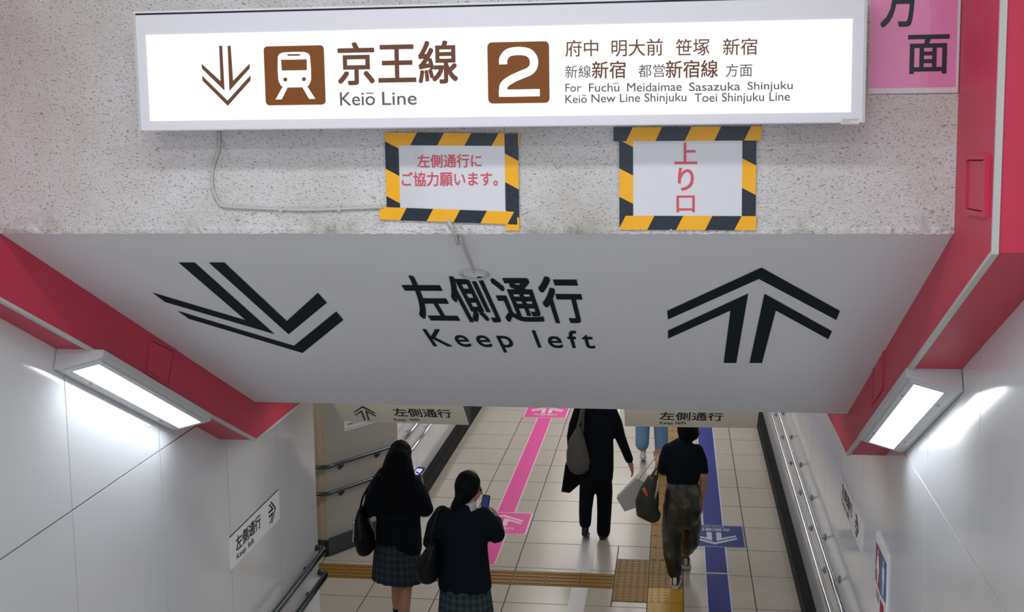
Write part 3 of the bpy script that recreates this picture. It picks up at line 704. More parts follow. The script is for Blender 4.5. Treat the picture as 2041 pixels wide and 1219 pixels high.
rail_r(-3.47, 'lower steel handrail along the right passage wall', [7.3, 8.1, 8.9, 9.8, 10.7, 11.6, 12.5, 13.4, 14.3])
def rail_l(px_end, px2, label):
    x = -2.52; a = at(*px_end, 0, x); z = a.z; ye = a.y
    p = [(x, y, z) for y in (6.1, 7, 7.8, ye-.06)]+[(x-.008, ye-.02, z), (x-.04, ye, z), (XL-.002+.003, ye+.002, z)]
    handrail(label, p, .023, (-(x-XL)+.001, 0, 0), [(x, 6.9, z), (x, ye-.28, z)], M_dksteel, XL)
rail_l((648, 1092), None, 'upper dark handrail at the end of the left stair wall')
rail_l((653, 1141), None, 'lower dark handrail at the end of the left stair wall')
def rail_a(z, label):
    o_ = nA*.055
    A, B = AW0+o_, AW1+o_*.9-dA*.02
    p = [Vector((-3.9, 10.57-.055, 0)), Vector((-3.36, 10.515, 0)), A+dA*.0+Vector((-.01, -.01, 0)), A+dA*.07, A+dA*.35, B-dA*.1, B]
    p = [Vector((v.x, v.y, z)) for v in p]
    bs = [A+dA*.19, A+dA*.66]; bs = [Vector((v.x, v.y, z)) for v in bs]
    handrail(label, smooth_path(p, 4), .018, -nA*.054, bs, M_dksteel, 0)
rail_a(-3.36, 'upper dark handrail bending round the angled wall')
rail_a(-3.615, 'lower dark handrail bending round the angled wall')
def rail_c(z, label):
    x = -2.68; p = [(x, y, z) for y in (11.5, 13, 15, 17, 19, 21)]
    handrail(label, p, .019, (-.067, 0, 0), [(x, y, z) for y in (11.9, 12.8, 13.7, 14.6, 15.5)], M_steel, 0)
rail_c(-3.34, 'upper steel handrail along the far left passage wall')
rail_c(-3.54, 'lower steel handrail along the far left passage wall')
# ------------------------------------------------------------------ floor tapes and mats
ZF = FLOOR+.0008
def strip(name, x0, x1, y0, y1, M, root, z=ZF, th=.0008): return rel(box(name, (x0, y0, z), (x1, y1, z+th), M), root)
def tape_line(x0, x1, segs, M, label, edge=None):
    r = empty('floor_tape', ((x0+x1)/2, segs[0][0], FLOOR), label, 'tape')
    for a, b in segs:
        strip('tape_strip', x0, x1, a, b, M, r)
        if edge:
            for e0, e1 in ((x0-.012, x0), (x1, x1+.012)): strip('edge_line', e0, e1, a, b, edge, r)
tape_line(-1.825, -1.65, [(10.50, 11.26), (11.89, 15.60), (16.29, 20.5)], M_pink, 'pink tape line along the left lane of the passage', M_pinkedge)
tape_line(.268, .452, [(8.6, 10.46), (10.50, 11.11), (11.71, 20.5)], M_blue, 'blue tape line along the right lane of the passage', mat('blue_edge', '#B9BFD8', rough=.4))
tape_line(-.9, -.757, [(8.4, 10.04), (10.37, 20.5)], M_white, 'white tape line along the middle of the passage floor')
def mat_sticker(x0, x1, y0, y1, M, edge, up, label, Mtxt):
    r = empty('floor_sticker', ((x0+x1)/2, (y0+y1)/2, FLOOR), label, 'floor sticker')
    pf = Plane((0, 0, ZF), (1, 0, 0), (0, 1, 0)) if up else Plane((0, 0, ZF), (-1, 0, 0), (0, -1, 0))
    rel(prism('mat', [Vector((a, b, ZF)) for a, b in rrect(x0, y0, x1, y1, .03)], (0, 0, .0016), edge), r)
    rel(prism('mat_print', [Vector((a, b, ZF+.0012)) for a, b in rrect(x0+.018, y0+.018, x1-.018, y1-.018, .02)], (0, 0, .0012), M), r)
    cx_ = (x0+x1)/2; cy_ = (y0+y1)/2
    if not up: cx_, cy_ = -cx_, -cy_
    s = .35
    up_ar = [[(cx_+s*y, cy_-.10+s*x*.95) for x, y in q] for q in ([(1, 0), (.55, .62), (.42, .62), (.84, 0), (.42, -.62), (.55, -.62)], [(.72, .06), (.35, .60), (.22, .60), (.48, .20), (0.02, .2), (.02, .06)], [(.72, -.06), (.35, -.60), (.22, -.60), (.48, -.20), (.02, -.2), (.02, -.06)])]
    rel(polys('arrow', pf, up_ar, Mtxt, None, e=.0028), r)
    rel(letter_box(pf, '左側通行', cx_-.16, cy_-.205, cx_+.16, cy_-.125, Mtxt, None, .02, .0028), r)
    rel(letter_box(pf, 'Keep Left', cx_-.10, cy_-.26, cx_+.12, cy_-.222, Mtxt, None, .0, .0028), r)
mat_sticker(-2.04, -1.45, 11.265, 11.885, M_pink, M_pinkedge, True, 'pink floor sticker with white up arrow nearest the stairs', M_pinkedge)
mat_sticker(-2.04, -1.45, 15.61, 16.28, M_pink, M_pinkedge, True, 'pink floor sticker with white up arrow far down the passage', M_white)
mat_sticker(.07, .655, 11.115, 11.705, M_bluemat, mat('blue_mat_edge', '#7480AE', rough=.35), False, 'blue floor sticker with white down arrow beside the blue tape', mat('grey_white_print', '#AEB4CC', rough=.4))
# ------------------------------------------------------------------ people
def tgeo(rings, seg=14):
    """closed tapered tube: rings (x, y, z, r_side, r_depth); rounded ends"""
    P = [Vector(r[:3]) for r in rings]; R = [(r[3], r[4] if len(r) > 4 else r[3]) for r in rings]
    def extra(p, q, r):                                  # rounded cap
        d = (p-q).normalized(); k = min(r)
        return [(p+d*k*.5, (r[0]*.86, r[1]*.86)), (p+d*k*.85, (r[0]*.5, r[1]*.5)), (p+d*k, (r[0]*.12, r[1]*.12))]
    a = extra(P[0], P[1], R[0])[::-1]; b = extra(P[-1], P[-2], R[-1])
    P = [x[0] for x in a]+P+[x[0] for x in b]; R = [x[1] for x in a]+R+[x[1] for x in b]
    vs, fs = [], []
    for i, p in enumerate(P):
        t = (P[min(i+1, len(P)-1)]-P[max(i-1, 0)]).normalized()
        ref = Vector((1, 0, 0)) if abs(t.x) < .8 else Vector((0, 0, 1))
        s = (ref-t*ref.dot(t)).normalized(); w = t.cross(s)
        for k in range(seg):
            an = 2*math.pi*k/seg; vs.append(p+s*(R[i][0]*math.cos(an))+w*(R[i][1]*math.sin(an)))
    for i in range(len(P)-1):
        for k in range(seg): a_, b_ = i*seg+k, i*seg+(k+1) % seg; fs.append((a_, b_, b_+seg, a_+seg))
    fs += [tuple(range(seg-1, -1, -1)), tuple(range((len(P)-1)*seg, len(P)*seg))]
    return vs, fs
def blob(name, tubes, M, parent, voxel=.01, smooth=4, fac=.5, sub=0, solids=()):
    vs, fs = [], []
    for t in tubes:
        v, f = tgeo(t); k = len(vs); vs += v; fs += [tuple(i+k for i in q) for q in f]
    for v, f in solids:
        k = len(vs); vs += v; fs += [tuple(i+k for i in q) for q in f]
    bm = bmesh.new(); bv = [bm.verts.new(v) for v in vs]
    for f in fs: bm.faces.new([bv[i] for i in f])
    bmesh.ops.recalc_face_normals(bm, faces=bm.faces)
    me = bpy.data.meshes.new(name); bm.to_mesh(me); bm.free()
    o = bpy.data.objects.new(name, me); COL.objects.link(o)
    r = o.modifiers.new('r', 'REMESH'); r.mode = 'VOXEL'; r.voxel_size = voxel; r.use_smooth_shade = True
    if smooth: s = o.modifiers.new('s', 'SMOOTH'); s.factor = fac; s.iterations = smooth
    dg = bpy.context.evaluated_depsgraph_get(); dg.update()
    m2 = bpy.data.meshes.new_from_object(o.evaluated_get(dg)); bpy.data.objects.remove(o); bpy.data.meshes.remove(me)
    m2.name = name; m2.materials.clear(); m2.materials.append(M)
    m2.polygons.foreach_set('use_smooth', [True]*len(m2.polygons))
    q = bpy.data.objects.new(name, m2); COL.objects.link(q); q.parent = parent; return q
def hand(wrist, d, palm_n, side, curl=.5, s=1.0, grip=False):
    """tubes of a hand: d = finger direction, palm_n = direction the palm faces, side = towards the thumb"""
    w = Vector(wrist); d = Vector(d).normalized(); n = Vector(palm_n); n = (n-d*n.dot(d)).normalized()
    sd = d.cross(n); sd = sd if sd.dot(Vector(side)) > 0 else -sd
    T_ = []
    pl = .085*s
    T_.append([(*(w-d*.02), .024*s), (*(w+d*.01), .025*s), (*(w+d*.03*s), .027*s)])
    for i in range(4):                                   # metacarpals make the palm
        o = (1.5-i)*.019*s
        T_.append([(*(w+sd*o*.7), .013*s), (*(w+sd*o+d*pl*.6), .013*s), (*(w+sd*o+d*pl), .011*s)])
    for i, L_ in enumerate((.070, .078, .073, .057)):
        o = (1.5-i)*.0205*s; p = w+sd*o+d*pl*.98; dr = d.copy(); pts = [(*p, .0095*s)]
        for j, fr in enumerate((.45, .31, .24)):
            dr = (dr+n*curl*(.55+.35*j)).normalized(); p = p+dr*L_*fr*s; pts.append((*p, (.0088, .008, .007)[j]*s))
        T_.append(pts)
    p = w+sd*.018*s+d*.02*s; dr = (sd*.75+d*.6+n*.25).normalized(); pts = [(*p, .013*s)]
    for j, L_ in enumerate((.042, .033, .026)):
        p = p+dr*L_*s; dr = (dr*.8+d*.35+n*curl*.6).normalized(); pts.append((*p, (.0115, .0100, .0085)[j]*s))
    T_.append(pts); return T_
def head_tubes(c, h=.21, yaw=0, nod=0):
    """skull, jaw, nose, ears round the centre c; the face looks along +y, turned by yaw, bowed by nod"""
    R_ = Matrix.Rotation(yaw, 3, 'Z') @ Matrix.Rotation(-nod, 3, 'X'); c = Vector(c); k = h/.21
    def q(x, y, z, a, b): v = c+R_ @ Vector((x*k, y*k, z*k)); return (*v, a*k, b*k)
    T_ = [[q(0, -.012, -.05, .060, .072), q(0, -.012, -.01, .073, .090), q(0, -.010, .03, .075, .094), q(0, -.008, .065, .064, .080), q(0, -.005, .088, .040, .05)],
          [q(0, .02, .02, .058, .06), q(0, .032, -.03, .056, .055), q(0, .042, -.065, .047, .045), q(0, .052, -.092, .028, .03)],
          [q(0, .086, .018, .008, .008), q(0, .098, -.008, .010, .010), q(0, .106, -.026, .012, .010)],
          [q(0, .083, -.052, .018, .010), q(0, .088, -.056, .016, .008)]]
    for s in (-1, 1): T_.append([q(s*.074, -.006, .012, .008, .016), q(s*.080, -.008, -.008, .008, .018), q(s*.076, -.002, -.028, .007, .010)])
    eyes = [tuple(c+R_ @ Vector((s*.031*k, .0745*k, .006*k))) for s in (-1, 1)]
    return T_, eyes, R_
def add_eyes(eyes, R_, root):
    for e in eyes:
        bm = bmesh.new(); bmesh.ops.create_uvsphere(bm, u_segments=10, v_segments=8, radius=.0125)
        me = bpy.data.meshes.new('eye'); bm.to_mesh(me); bm.free(); o = link('eye', me, M_eye, root); o.location = e
M_skin = mat('skin', '#B98A72', rough=.5, vary=.05)
M_eye = mat('eye_dark', '#20191A', rough=.2)
M_hair = mat('black_hair', '#03070D', rough=.6, spec=.12, bump=.3, bscale=30, bstretch=(9, 9, .6))
M_navy = mat('navy_wool', '#05101B', rough=.9, spec=.2, bump=.35, bscale=14)
M_blackknit = mat('black_knit', '#050E18', rough=.9, spec=.2, bump=.35, bscale=14)
M_blacktr = mat('black_cloth', '#050911', rough=.85, spec=.2, bump=.3, bscale=12)
M_shirtw = mat('white_collar', '#AFC3CC', rough=.7)
M_sock = mat('dark_sock', '#060A12', rough=.9)
M_shoe = mat('black_shoe', '#080A0E', rough=.4)
M_leather = mat('black_leather', '#050A10', rough=.42, spec=.25, bump=.3, bscale=20)
M_phone = mat('phone_shell', '#0D1526', rough=.25)
M_case = mat('phone_case_blue', '#1B2F57', rough=.3)
M_screen = mat('lit_screen', '#8FA6FF', rough=.2, emit='#A8AEFF', es=1.0)
M_darkscreen = mat('dark_screen', '#0A1024', rough=.15, emit='#1C3562', es=.5)
def plaid(name, c0, c1, c2):
    M = bpy.data.materials.new(name); M.use_nodes = True; nt = M.node_tree; N = nt.nodes.new; L = nt.links.new; b = nt.nodes['Principled BSDF']
    uv = N('ShaderNodeUVMap'); sp = N('ShaderNodeSeparateXYZ'); L(uv.outputs[0], sp.inputs[0])
    def band(sock, per, lo, hi):
        m1 = N('ShaderNodeMath'); m1.operation = 'MULTIPLY'; m1.inputs[1].default_value = 1/per; L(sock, m1.inputs[0])
        m2 = N('ShaderNodeMath'); m2.operation = 'FRACT'; L(m1.outputs[0], m2.inputs[0])
        m3 = N('ShaderNodeMath'); m3.operation = 'GREATER_THAN'; m3.inputs[1].default_value = lo; L(m2.outputs[0], m3.inputs[0])
        m4 = N('ShaderNodeMath'); m4.operation = 'LESS_THAN'; m4.inputs[1].default_value = hi; L(m2.outputs[0], m4.inputs[0])
        m5 = N('ShaderNodeMath'); m5.operation = 'MULTIPLY'; L(m3.outputs[0], m5.inputs[0]); L(m4.outputs[0], m5.inputs[1]); return m5.outputs[0]
    def add(a, c):
        m_ = N('ShaderNodeMath'); m_.operation = 'ADD'; L(a, m_.inputs[0]); L(c, m_.inputs[1]); return m_.outputs[0]
    w = add(band(sp.outputs[0], .05, .0, .42), band(sp.outputs[1], .055, .0, .42))
    t = add(band(sp.outputs[0], .05, .66, .76), band(sp.outputs[1], .055, .66, .76))
    mx = N('ShaderNodeMix'); mx.data_type = 'RGBA'; mx.inputs[6].default_value = lin(c0); mx.inputs[7].default_value = lin(c1)
    h = N('ShaderNodeMath'); h.operation = 'MULTIPLY'; h.inputs[1].default_value = .5; L(w, h.inputs[0]); L(h.outputs[0], mx.inputs[0])
    mx2 = N('ShaderNodeMix'); mx2.data_type = 'RGBA'; mx2.inputs[7].default_value = lin(c2); L(mx.outputs[2], mx2.inputs[6])
    h2 = N('ShaderNodeMath'); h2.operation = 'MULTIPLY'; h2.inputs[1].default_value = .45; L(t, h2.inputs[0]); L(h2.outputs[0], mx2.inputs[0])
    L(mx2.outputs[2], b.inputs['Base Color']); b.inputs['Roughness'].default_value = .8; return M
M_plaidA = plaid('blue_plaid', '#22303C', '#131C27', '#3A505C')
M_plaidB = plaid('green_plaid', '#253A40', '#142027', '#44626A')
def skirt(root, c, z0, z1, r0, r1, M, pleats=16, sq=.72, tilt=0):
    n = pleats*6; K = 10; vs, fs, uvs = [], [], []
    for j in range(K+1):
        f = j/K; z = z0+(z1-z0)*f; r = r0+(r1-r0)*f**.85
        for i in range(n):
            a = 2*math.pi*i/n; ph_ = (i % 6)/6; dr = (.020*(ph_ if ph_ < .84 else (1-ph_)*5.2)-.010)*(.25+.75*f)
            rr = r+dr+.010*f*math.sin(3*a+1.3)
            vs.append((c[0]+rr*math.cos(a), c[1]+rr*sq*math.sin(a)+tilt*f, z+.012*f*math.sin(2*a)))
    bm = bmesh.new(); bv = [bm.verts.new(v) for v in vs]; uvl = bm.loops.layers.uv.new('UVMap')
    for j in range(K):
        for i in range(n):
            i2 = (i+1) % n; f_ = bm.faces.new([bv[j*n+i], bv[j*n+i2], bv[(j+1)*n+i2], bv[(j+1)*n+i]]); f_.smooth = True
            for lp, (u, v) in zip(f_.loops, ((i, j), (i+1, j), (i+1, j+1), (i, j+1))): lp[uvl].uv = (u/n*2*math.pi*(r0+r1)*.5, v/K*abs(z1-z0))
    me = bpy.data.meshes.new('skirt'); bm.to_mesh(me); bm.free(); o = link('skirt', me, M, root)
    sm = o.modifiers.new('thickness', 'SOLIDIFY'); sm.thickness = .004
    return o
def shoe_geo(ankle, toe_dir, L_=.235, lift=0):
    a = Vector(ankle); d = Vector(toe_dir).normalized(); dn = Vector((0, 0, -1))
    heel = a-d*.045
    return [[(*(heel+dn*.045), .033, .03), (*(a+d*.02+dn*.045), .036, .034), (*(a+d*.09+dn*.052), .043, .028), (*(a+d*.15+dn*.058), .034, .02)],
            [(*(a+dn*.045-d*.01), .033, .04), (*(a+dn*.0-d*.005), .034, .04)]]
# ---- schoolgirl with long loose hair
g = empty('person', (-2.15, 8.9, FLOOR), 'girl with long loose black hair, navy cardigan and plaid skirt holding a lit phone', 'person')
ht, ey, hr = head_tubes((.025, .03, 1.475), .212, yaw=-.15, nod=.35)
RE, RWr = (.222, .01, 1.05), (.15, .19, 1.17)
LE, LWr = (-.235, .0, 1.03), (-.13, .17, 1.10)
body = ht+[[(.015, -.01, 1.43, .045, .047), (.01, -.015, 1.34, .05, .05)],
  [(0, 0, 1.30, .11, .07), (0, 0, 1.2, .13, .085), (0, 0, 1.05, .115, .08), (0, 0, .92, .135, .095), (0, 0, .82, .145, .10)],
  [(.15, 0, 1.27, .045), RE+(.038,), RWr+(.024,)], [(-.15, 0, 1.27, .045), LE+(.038,), LWr+(.024,)],
  [(.07, 0, .85, .085), (.055, .03, .50, .052), (.05, -.02, .42, .05), (.04, -.06, .30, .052), (.035, -.05, .09, .032), (.035, -.045, .06, .03)],
  [(-.07, 0, .85, .085), (-.05, .10, .50, .053), (-.045, .11, .44, .05), (-.04, .08, .30, .052), (-.04, .08, .09, .031), (-.04, .085, .06, .03)]]
body += hand(RWr, (-.15, .45, .85), (-.6, -.3, .1), (-1, 0, 0), .5, .9)+hand(LWr, (.5, .8, .2), (.3, 0, 1), (1, 0, 0), .5, .9)
blob('body', body, M_skin, g, .0065, 3); add_eyes(ey, hr, g)
blob('hair', [[(.022, .0, 1.46, .090, .096), (.024, .028, 1.515, .090, .100)],
  [(.022, -.035, 1.50, .088, .07), (.012, -.06, 1.40, .098, .055), (-.005, -.085, 1.28, .118, .045), (-.01, -.095, 1.16, .118, .04), (-.005, -.095, 1.06, .095, .03)],
  [(.085, .005, 1.50, .024, .06), (.10, -.01, 1.38, .034, .05), (.125, .0, 1.26, .04, .05), (.13, -.03, 1.16, .03, .05)], [(-.05, .005, 1.50, .026, .06), (-.085, -.01, 1.38, .036, .05), (-.12, .0, 1.26, .045, .05), (-.13, -.03, 1.15, .03, .05)]], M_hair, g, .009, 3)
blob('cardigan', [[(0, 0, 1.315, .085, .06), (0, 0, 1.27, .150, .085), (0, 0, 1.17, .178, .11), (0, 0, 1.02, .175, .112), (0, 0, .88, .182, .12), (0, 0, .77, .186, .125), (0, 0, .725, .178, .12)],
  [(.135, 0, 1.27, .06), (.19, .0, 1.16, .062), RE+(.062,), (.2, .08, 1.07, .055), RWr+(.042,)], [(-.135, 0, 1.27, .06), (-.19, 0, 1.15, .062), LE+(.062,), (-.19, .09, 1.05, .055), LWr+(.042,)]], M_navy, g, .010, 5)
skirt(g, (-.02, 0, 0), .80, .49, .165, .205, M_plaidA, 18)
for nm, M, (a, b, d) in (('sock', M_sock, ((.036, -.055, .24), (.035, -.045, .06), (0, 1, 0))), ('sock', M_sock, ((-.04, .08, .24), (-.04, .085, .06), (0, 1, 0)))):
    blob(nm, [[a+(.045,), ((a[0]+b[0])/2, (a[1]+b[1])/2, .15, .042), b+(.036,)]], M, g, .008, 2)
for b in ((.035, -.04, .075), (-.04, .09, .075)): blob('shoe', shoe_geo(b, (.05, 1, 0)), M_shoe, g, .008, 2)
def phone(c, up_, nrm, label, shell, w=.072, h=.148, screen=True):
    r = empty('phone', c, label, 'phone'); u_ = Vector(up_).normalized(); n_ = Vector(nrm); n_ = (n_-u_*n_.dot(u_)).normalized(); s_ = u_.cross(n_)
    pl = Plane((0, 0, 0), s_, u_)
    if pl.n.dot(n_) < 0: pl.u = -pl.u; pl.n = -pl.n
    prism('phone_body', [pl.pt(a, b, -.004) for a, b in rrect(-w/2, -h/2, w/2, h/2, .011)], pl.n*.008, shell, r)
    prism('screen', [pl.pt(a, b, .004) for a, b in rrect(-w/2+.004, -h/2+.004, w/2-.004, h/2-.004, .008)], pl.n*.0006, M_darkscreen, r)
    if screen: prism('screen_image', [pl.pt(a, b, .0047) for a, b in rrect(-w/2+.010, -h*.12, w/2-.008, h*.36, .004)], pl.n*.0004, M_screen, r)['label'] = 'glowing picture on the screen'
    prism('camera_bump', [pl.pt(a, b, -.004) for a, b in rrect(-w/2+.006, h/2-.034, -w/2+.034, h/2-.006, .006)], -pl.n*.002, M_black, r)
    return r
pc = at(831, 943, 1, 9.14)
phone(tuple(pc), (.35, .9, .42), (-.2, -.4, .9), 'lit phone held by the girl with long loose hair', M_phone)
# ---- her shoulder bag
def bag(name, loc, tubes_, straps, M, label, voxel=.01, cat='bag', r=.008, smooth=4, part='bag_body', Ms=None):
    b = empty(name, loc, label, cat); blob(part, tubes_, M, b, voxel, smooth)
    for s in straps: tube('strap', smooth_path(s, 5), r, Ms or M, b, 8)
    return b
b1_ = bag('shoulder_bag', (-2.405, 8.82, -3.345), [[(-.015, 0, .20, .028, .09), (-.015, 0, .10, .06, .13), (.0, 0, .0, .075, .15), (.01, 0, -.09, .07, .15)]],
  [[(-.01, -.08, .2), (.03, -.09, .35), (.13, -.06, .5), (.155, .0, .52)], [(-.01, .08, .2), (.02, .09, .35), (.12, .08, .5), (.155, .02, .52)]], M_leather, 'glossy black shoulder bag at the hip of the long-haired girl')
tube('buckle', smooth_path([(-.05, -.09, .15), (-.055, -.10, .05), (-.06, -.11, -.02)], 4), .009, M_steel, b1_)
# ---- schoolgirl with tied hair and blazer
g = empty('person', (-1.505, 8.2, FLOOR), 'girl with short tied black hair, dark blazer and green plaid skirt', 'person')
ht, ey, hr = head_tubes((.042, .012, 1.478), .215, yaw=-1.0, nod=.3)
RE, RWr = (.235, .02, 1.13), (.205, .205, 1.165)
LE, LWr = (-.235, -.02, 1.07), (-.17, .14, 1.03)
body = ht+[[(.04, -.01, 1.42, .047, .047), (.02, -.012, 1.34, .053, .052)],
  [(0, 0, 1.31, .11, .07), (0, 0, 1.2, .14, .09), (0, 0, 1.05, .125, .085), (0, 0, .92, .14, .10), (0, 0, .82, .15, .105)],
  [(.15, 0, 1.28, .045), RE+(.038,), RWr+(.025,)], [(-.15, 0, 1.28, .045), LE+(.038,), LWr+(.025,)],
  [(.075, 0, .85, .088), (.06, .07, .48, .055), (.055, .04, .30, .055), (.05, .02, .09, .033), (.05, .02, .06, .03)],
  [(-.075, 0, .85, .088), (-.06, 0, .48, .055), (-.055, -.05, .30, .055), (-.05, -.06, .09, .033), (-.05, -.06, .06, .03)]]
body += hand(RWr, (-.2, .45, .85), (-.9, .2, .0), (-.4, -1, 0), .95, .85)+hand(LWr, (.2, .8, -.3), (.3, 0, -1), (1, 0, 0), .6, .9)
blob('body', body, M_skin, g, .0065, 3); add_eyes(ey, hr, g)
blob('hair', [[(.012, -.022, 1.435, .070, .078), (.025, -.014, 1.475, .090, .096), (.037, .008, 1.515, .092, .102)],
  [(.0, -.085, 1.445, .04, .035), (-.02, -.10, 1.41, .036, .03), (-.04, -.105, 1.385, .03, .024), (-.055, -.10, 1.355, .020, .018)]], M_hair, g, .009, 3)
blob('collar', [[(.03, -.01, 1.33, .062, .062), (.04, -.008, 1.356, .058, .057)]], M_shirtw, g, .008, 2)
bl = blob('blazer', [[(0, 0, 1.335, .085, .06), (0, 0, 1.30, .165, .085), (0, 0, 1.20, .185, .115), (0, 0, 1.05, .172, .115), (0, 0, .92, .182, .125), (0, 0, .80, .195, .135), (0, 0, .755, .198, .138)],
  [(.15, 0, 1.29, .055), (.2, .0, 1.22, .062), RE+(.064,), (.22, .1, 1.15, .055), RWr+(.045,)], [(-.155, 0, 1.29, .055), (-.205, -.01, 1.2, .062), LE+(.062,), (-.22, .06, 1.03, .055), LWr+(.045,)],
  [(-.01, -.02, 1.345, .07, .06), (.0, -.02, 1.33, .085, .07)]], M_navy, g, .010, 5)
skirt(g, (.0, 0, 0), .84, .40, .165, .215, M_plaidB, 10)
for a, b in (((.052, .03, .24), (.05, .02, .06)), ((-.052, -.055, .24), (-.05, -.06, .06))):
    blob('sock', [[a+(.046,), ((a[0]+b[0])/2, (a[1]+b[1])/2, .15, .042), b+(.036,)]], M_sock, g, .008, 2)
for b in ((.05, .025, .075), (-.05, -.055, .075)): blob('shoe', shoe_geo(b, (0, 1, 0)), M_shoe, g, .008, 2)
pc = at(967, 1004, 1, 8.49)
phone(tuple(pc), (.12, .35, .93), (-.45, -.85, .1), 'dark blue phone held by the girl with tied hair', M_case, .068, .135, screen=False)
bag('shoulder_bag', (-1.735, 8.12, -3.275), [[(.04, 0, .16, .03, .11), (.015, 0, .08, .06, .14), (-.02, 0, -.02, .085, .16), (-.015, 0, -.05, .09, .165)]],
  [[(.03, -.09, .16), (.035, -.10, .26), (.06, -.06, .36), (.075, .0, .40)], [(.03, .09, .16), (.045, .10, .26), (.07, .06, .36), (.075, .01, .40)]], M_leather, 'soft black bag hanging at the hip of the girl with tied hair')
# ---- person in black with the grey bag
g = empty('person', (-.765, 11.23, FLOOR), 'person in black sweater and black trousers walking away, left foot lifted behind', 'person')
ht, ey, hr = head_tubes((.03, .06, 1.47), .215)
RE, RWr = (.235, .03, 1.0), (.325, .10, .735)
LE, LWr = (-.225, .0, 1.0), (-.235, .12, .80)
body = ht+[[(.01, .02, 1.42, .05, .05), (.01, 0, 1.34, .055, .055)], [(0, 0, 1.30, .11, .07), (0, 0, 1.2, .14, .09), (0, 0, 1.0, .125, .09), (0, 0, .85, .14, .1)],
  [(.15, 0, 1.27, .045), RE+(.038,), RWr+(.026,)], [(-.15, 0, 1.27, .045), LE+(.038,), LWr+(.026,)],
  [(.07, 0, .84, .085), (.075, .05, .46, .055), (.06, .02, .10, .033), (.06, .02, .06, .03)], [(-.07, 0, .84, .085), (-.085, .04, .46, .055), (-.095, -.07, .13, .033), (-.095, -.075, .10, .03)]]
body += hand(RWr, (.25, .2, -1), (-1, .1, 0), (0, 1, 0), .3, 1.0)+hand(LWr, (-.1, .3, -.9), (1, 0, 0), (0, 1, 0), .9, 1.0)
blob('body', body, M_skin, g, .0065, 3); add_eyes(ey, hr, g)
blob('hair', [[(.03, .04, 1.46, .088, .092), (.03, .05, 1.52, .086, .09)], [(.03, .0, 1.45, .07, .05), (.03, -.02, 1.39, .06, .04)]], M_hair, g, .010, 3)
blob('sweater', [[(0, 0, 1.335, .08, .06), (0, 0, 1.29, .155, .085), (.005, 0, 1.16, .182, .115), (.005, 0, 1.0, .168, .115), (.005, 0, .85, .168, .12), (.0, 0, .70, .172, .12), (0, 0, .60, .165, .115)],
  [(.145, 0, 1.27, .062), (.2, .01, 1.14, .058), RE+(.052,), (.28, .07, .87, .045), (.315, .09, .77, .042)], [(-.145, 0, 1.27, .06), (-.2, 0, 1.12, .056), LE+(.052,), (-.235, .09, .85, .043)]], M_blackknit, g, .010, 5)
blob('trousers', [[(0, 0, .78, .15, .11), (0, 0, .64, .155, .115), (0, 0, .56, .15, .11)], [(.075, .0, .64, .08, .09), (.082, .03, .45, .078, .08), (.078, .02, .25, .070, .075), (.07, .01, .07, .066, .075)],
  [(-.075, 0, .64, .08, .09), (-.088, .03, .45, .074, .08), (-.1, -.02, .28, .064, .07), (-.1, -.06, .175, .058, .065)]], M_blacktr, g, .010, 4)
for b, d in (((.062, .02, .075), (.08, 1, 0)), ((-.1, -.075, .12), (0, 1, -.35))): blob('shoe', shoe_geo(b, d), M_shoe, g, .008, 2)
M_greybag = mat('grey_brown_cloth', '#5C5A58', rough=.6, spec=.3, vary=.2, vscale=30, bump=.8, bscale=22, bstretch=(1.6, 1.6, .5))
bag('shoulder_bag', (-.91, 11.10, FLOOR+.86), [[(-.005, 0, .25, .035, .05), (-.02, 0, .13, .085, .07), (-.02, 0, .03, .105, .085), (-.01, 0, -.06, .115, .09), (-.005, 0, -.10, .105, .085)]],
  [[(-.03, -.02, .22), (.01, -.03, .36), (.03, -.01, .46), (.035, .06, .475)], [(.03, .03, .22), (.035, .02, .36), (.045, .03, .46), (.045, .08, .475)]], M_greybag, 'slouchy grey-brown hobo bag on the shoulder of the person in black', r=.014)
tt = empty('tote_bag', (-1.00, 11.30, FLOOR+.59), 'flat black tote hanging below the grey bag beside the person in black', 'bag')
prism('bag_body', [(-.10, -.05, -.14), (-.02, -.05, -.15), (.10, -.05, -.04), (.09, -.05, .13), (-.06, -.05, .13)], (0, .09, 0), M_blacktr, tt)
tube('strap', smooth_path([(-.03, -.0, .12), (-.01, .0, .19), (.03, .0, .19), (.05, .0, .12)], 5), .006, M_blacktr, tt, 8)
# ---- woman with satin trousers
g = empty('person', (.045, 10.2, FLOOR), 'woman with dark bob, short-sleeved navy knit top and olive satin trousers', 'person')
ht, ey, hr = head_tubes((.05, .02, 1.40), .200, yaw=-.35, nod=.15)
RE, RWr = (.185, -.01, .985), (.172, .04, .745)
LE, LWr = (-.165, .0, 1.0), (-.20, .20, 1.04)
body = ht+[[(.045, .0, 1.36, .043, .043), (.035, 0, 1.27, .05, .05)], [(0, 0, 1.23, .10, .07), (0, 0, 1.12, .12, .085), (0, 0, .98, .112, .08), (0, 0, .85, .13, .095)],
  [(.13, 0, 1.2, .043), RE+(.036,), (.18, .01, .86, .033), RWr+(.023,)], [(-.12, 0, 1.2, .043), LE+(.036,), LWr+(.023,)],
  [(.065, 0, .80, .08), (.06, .22, .44, .052), (.045, .40, .11, .032), (.045, .40, .08, .03)], [(-.065, 0, .80, .08), (-.07, .03, .44, .052), (-.055, -.03, .09, .032), (-.055, -.03, .06, .03)]]
body += hand(RWr, (.02, .1, -1), (-1, .1, 0), (0, 1, 0), .35, .95)+hand(LWr, (-.1, .9, .2), (0, 0, 1), (1, 0, 0), .9, .95)
blob('body', body, M_skin, g, .0065, 3); add_eyes(ey, hr, g)
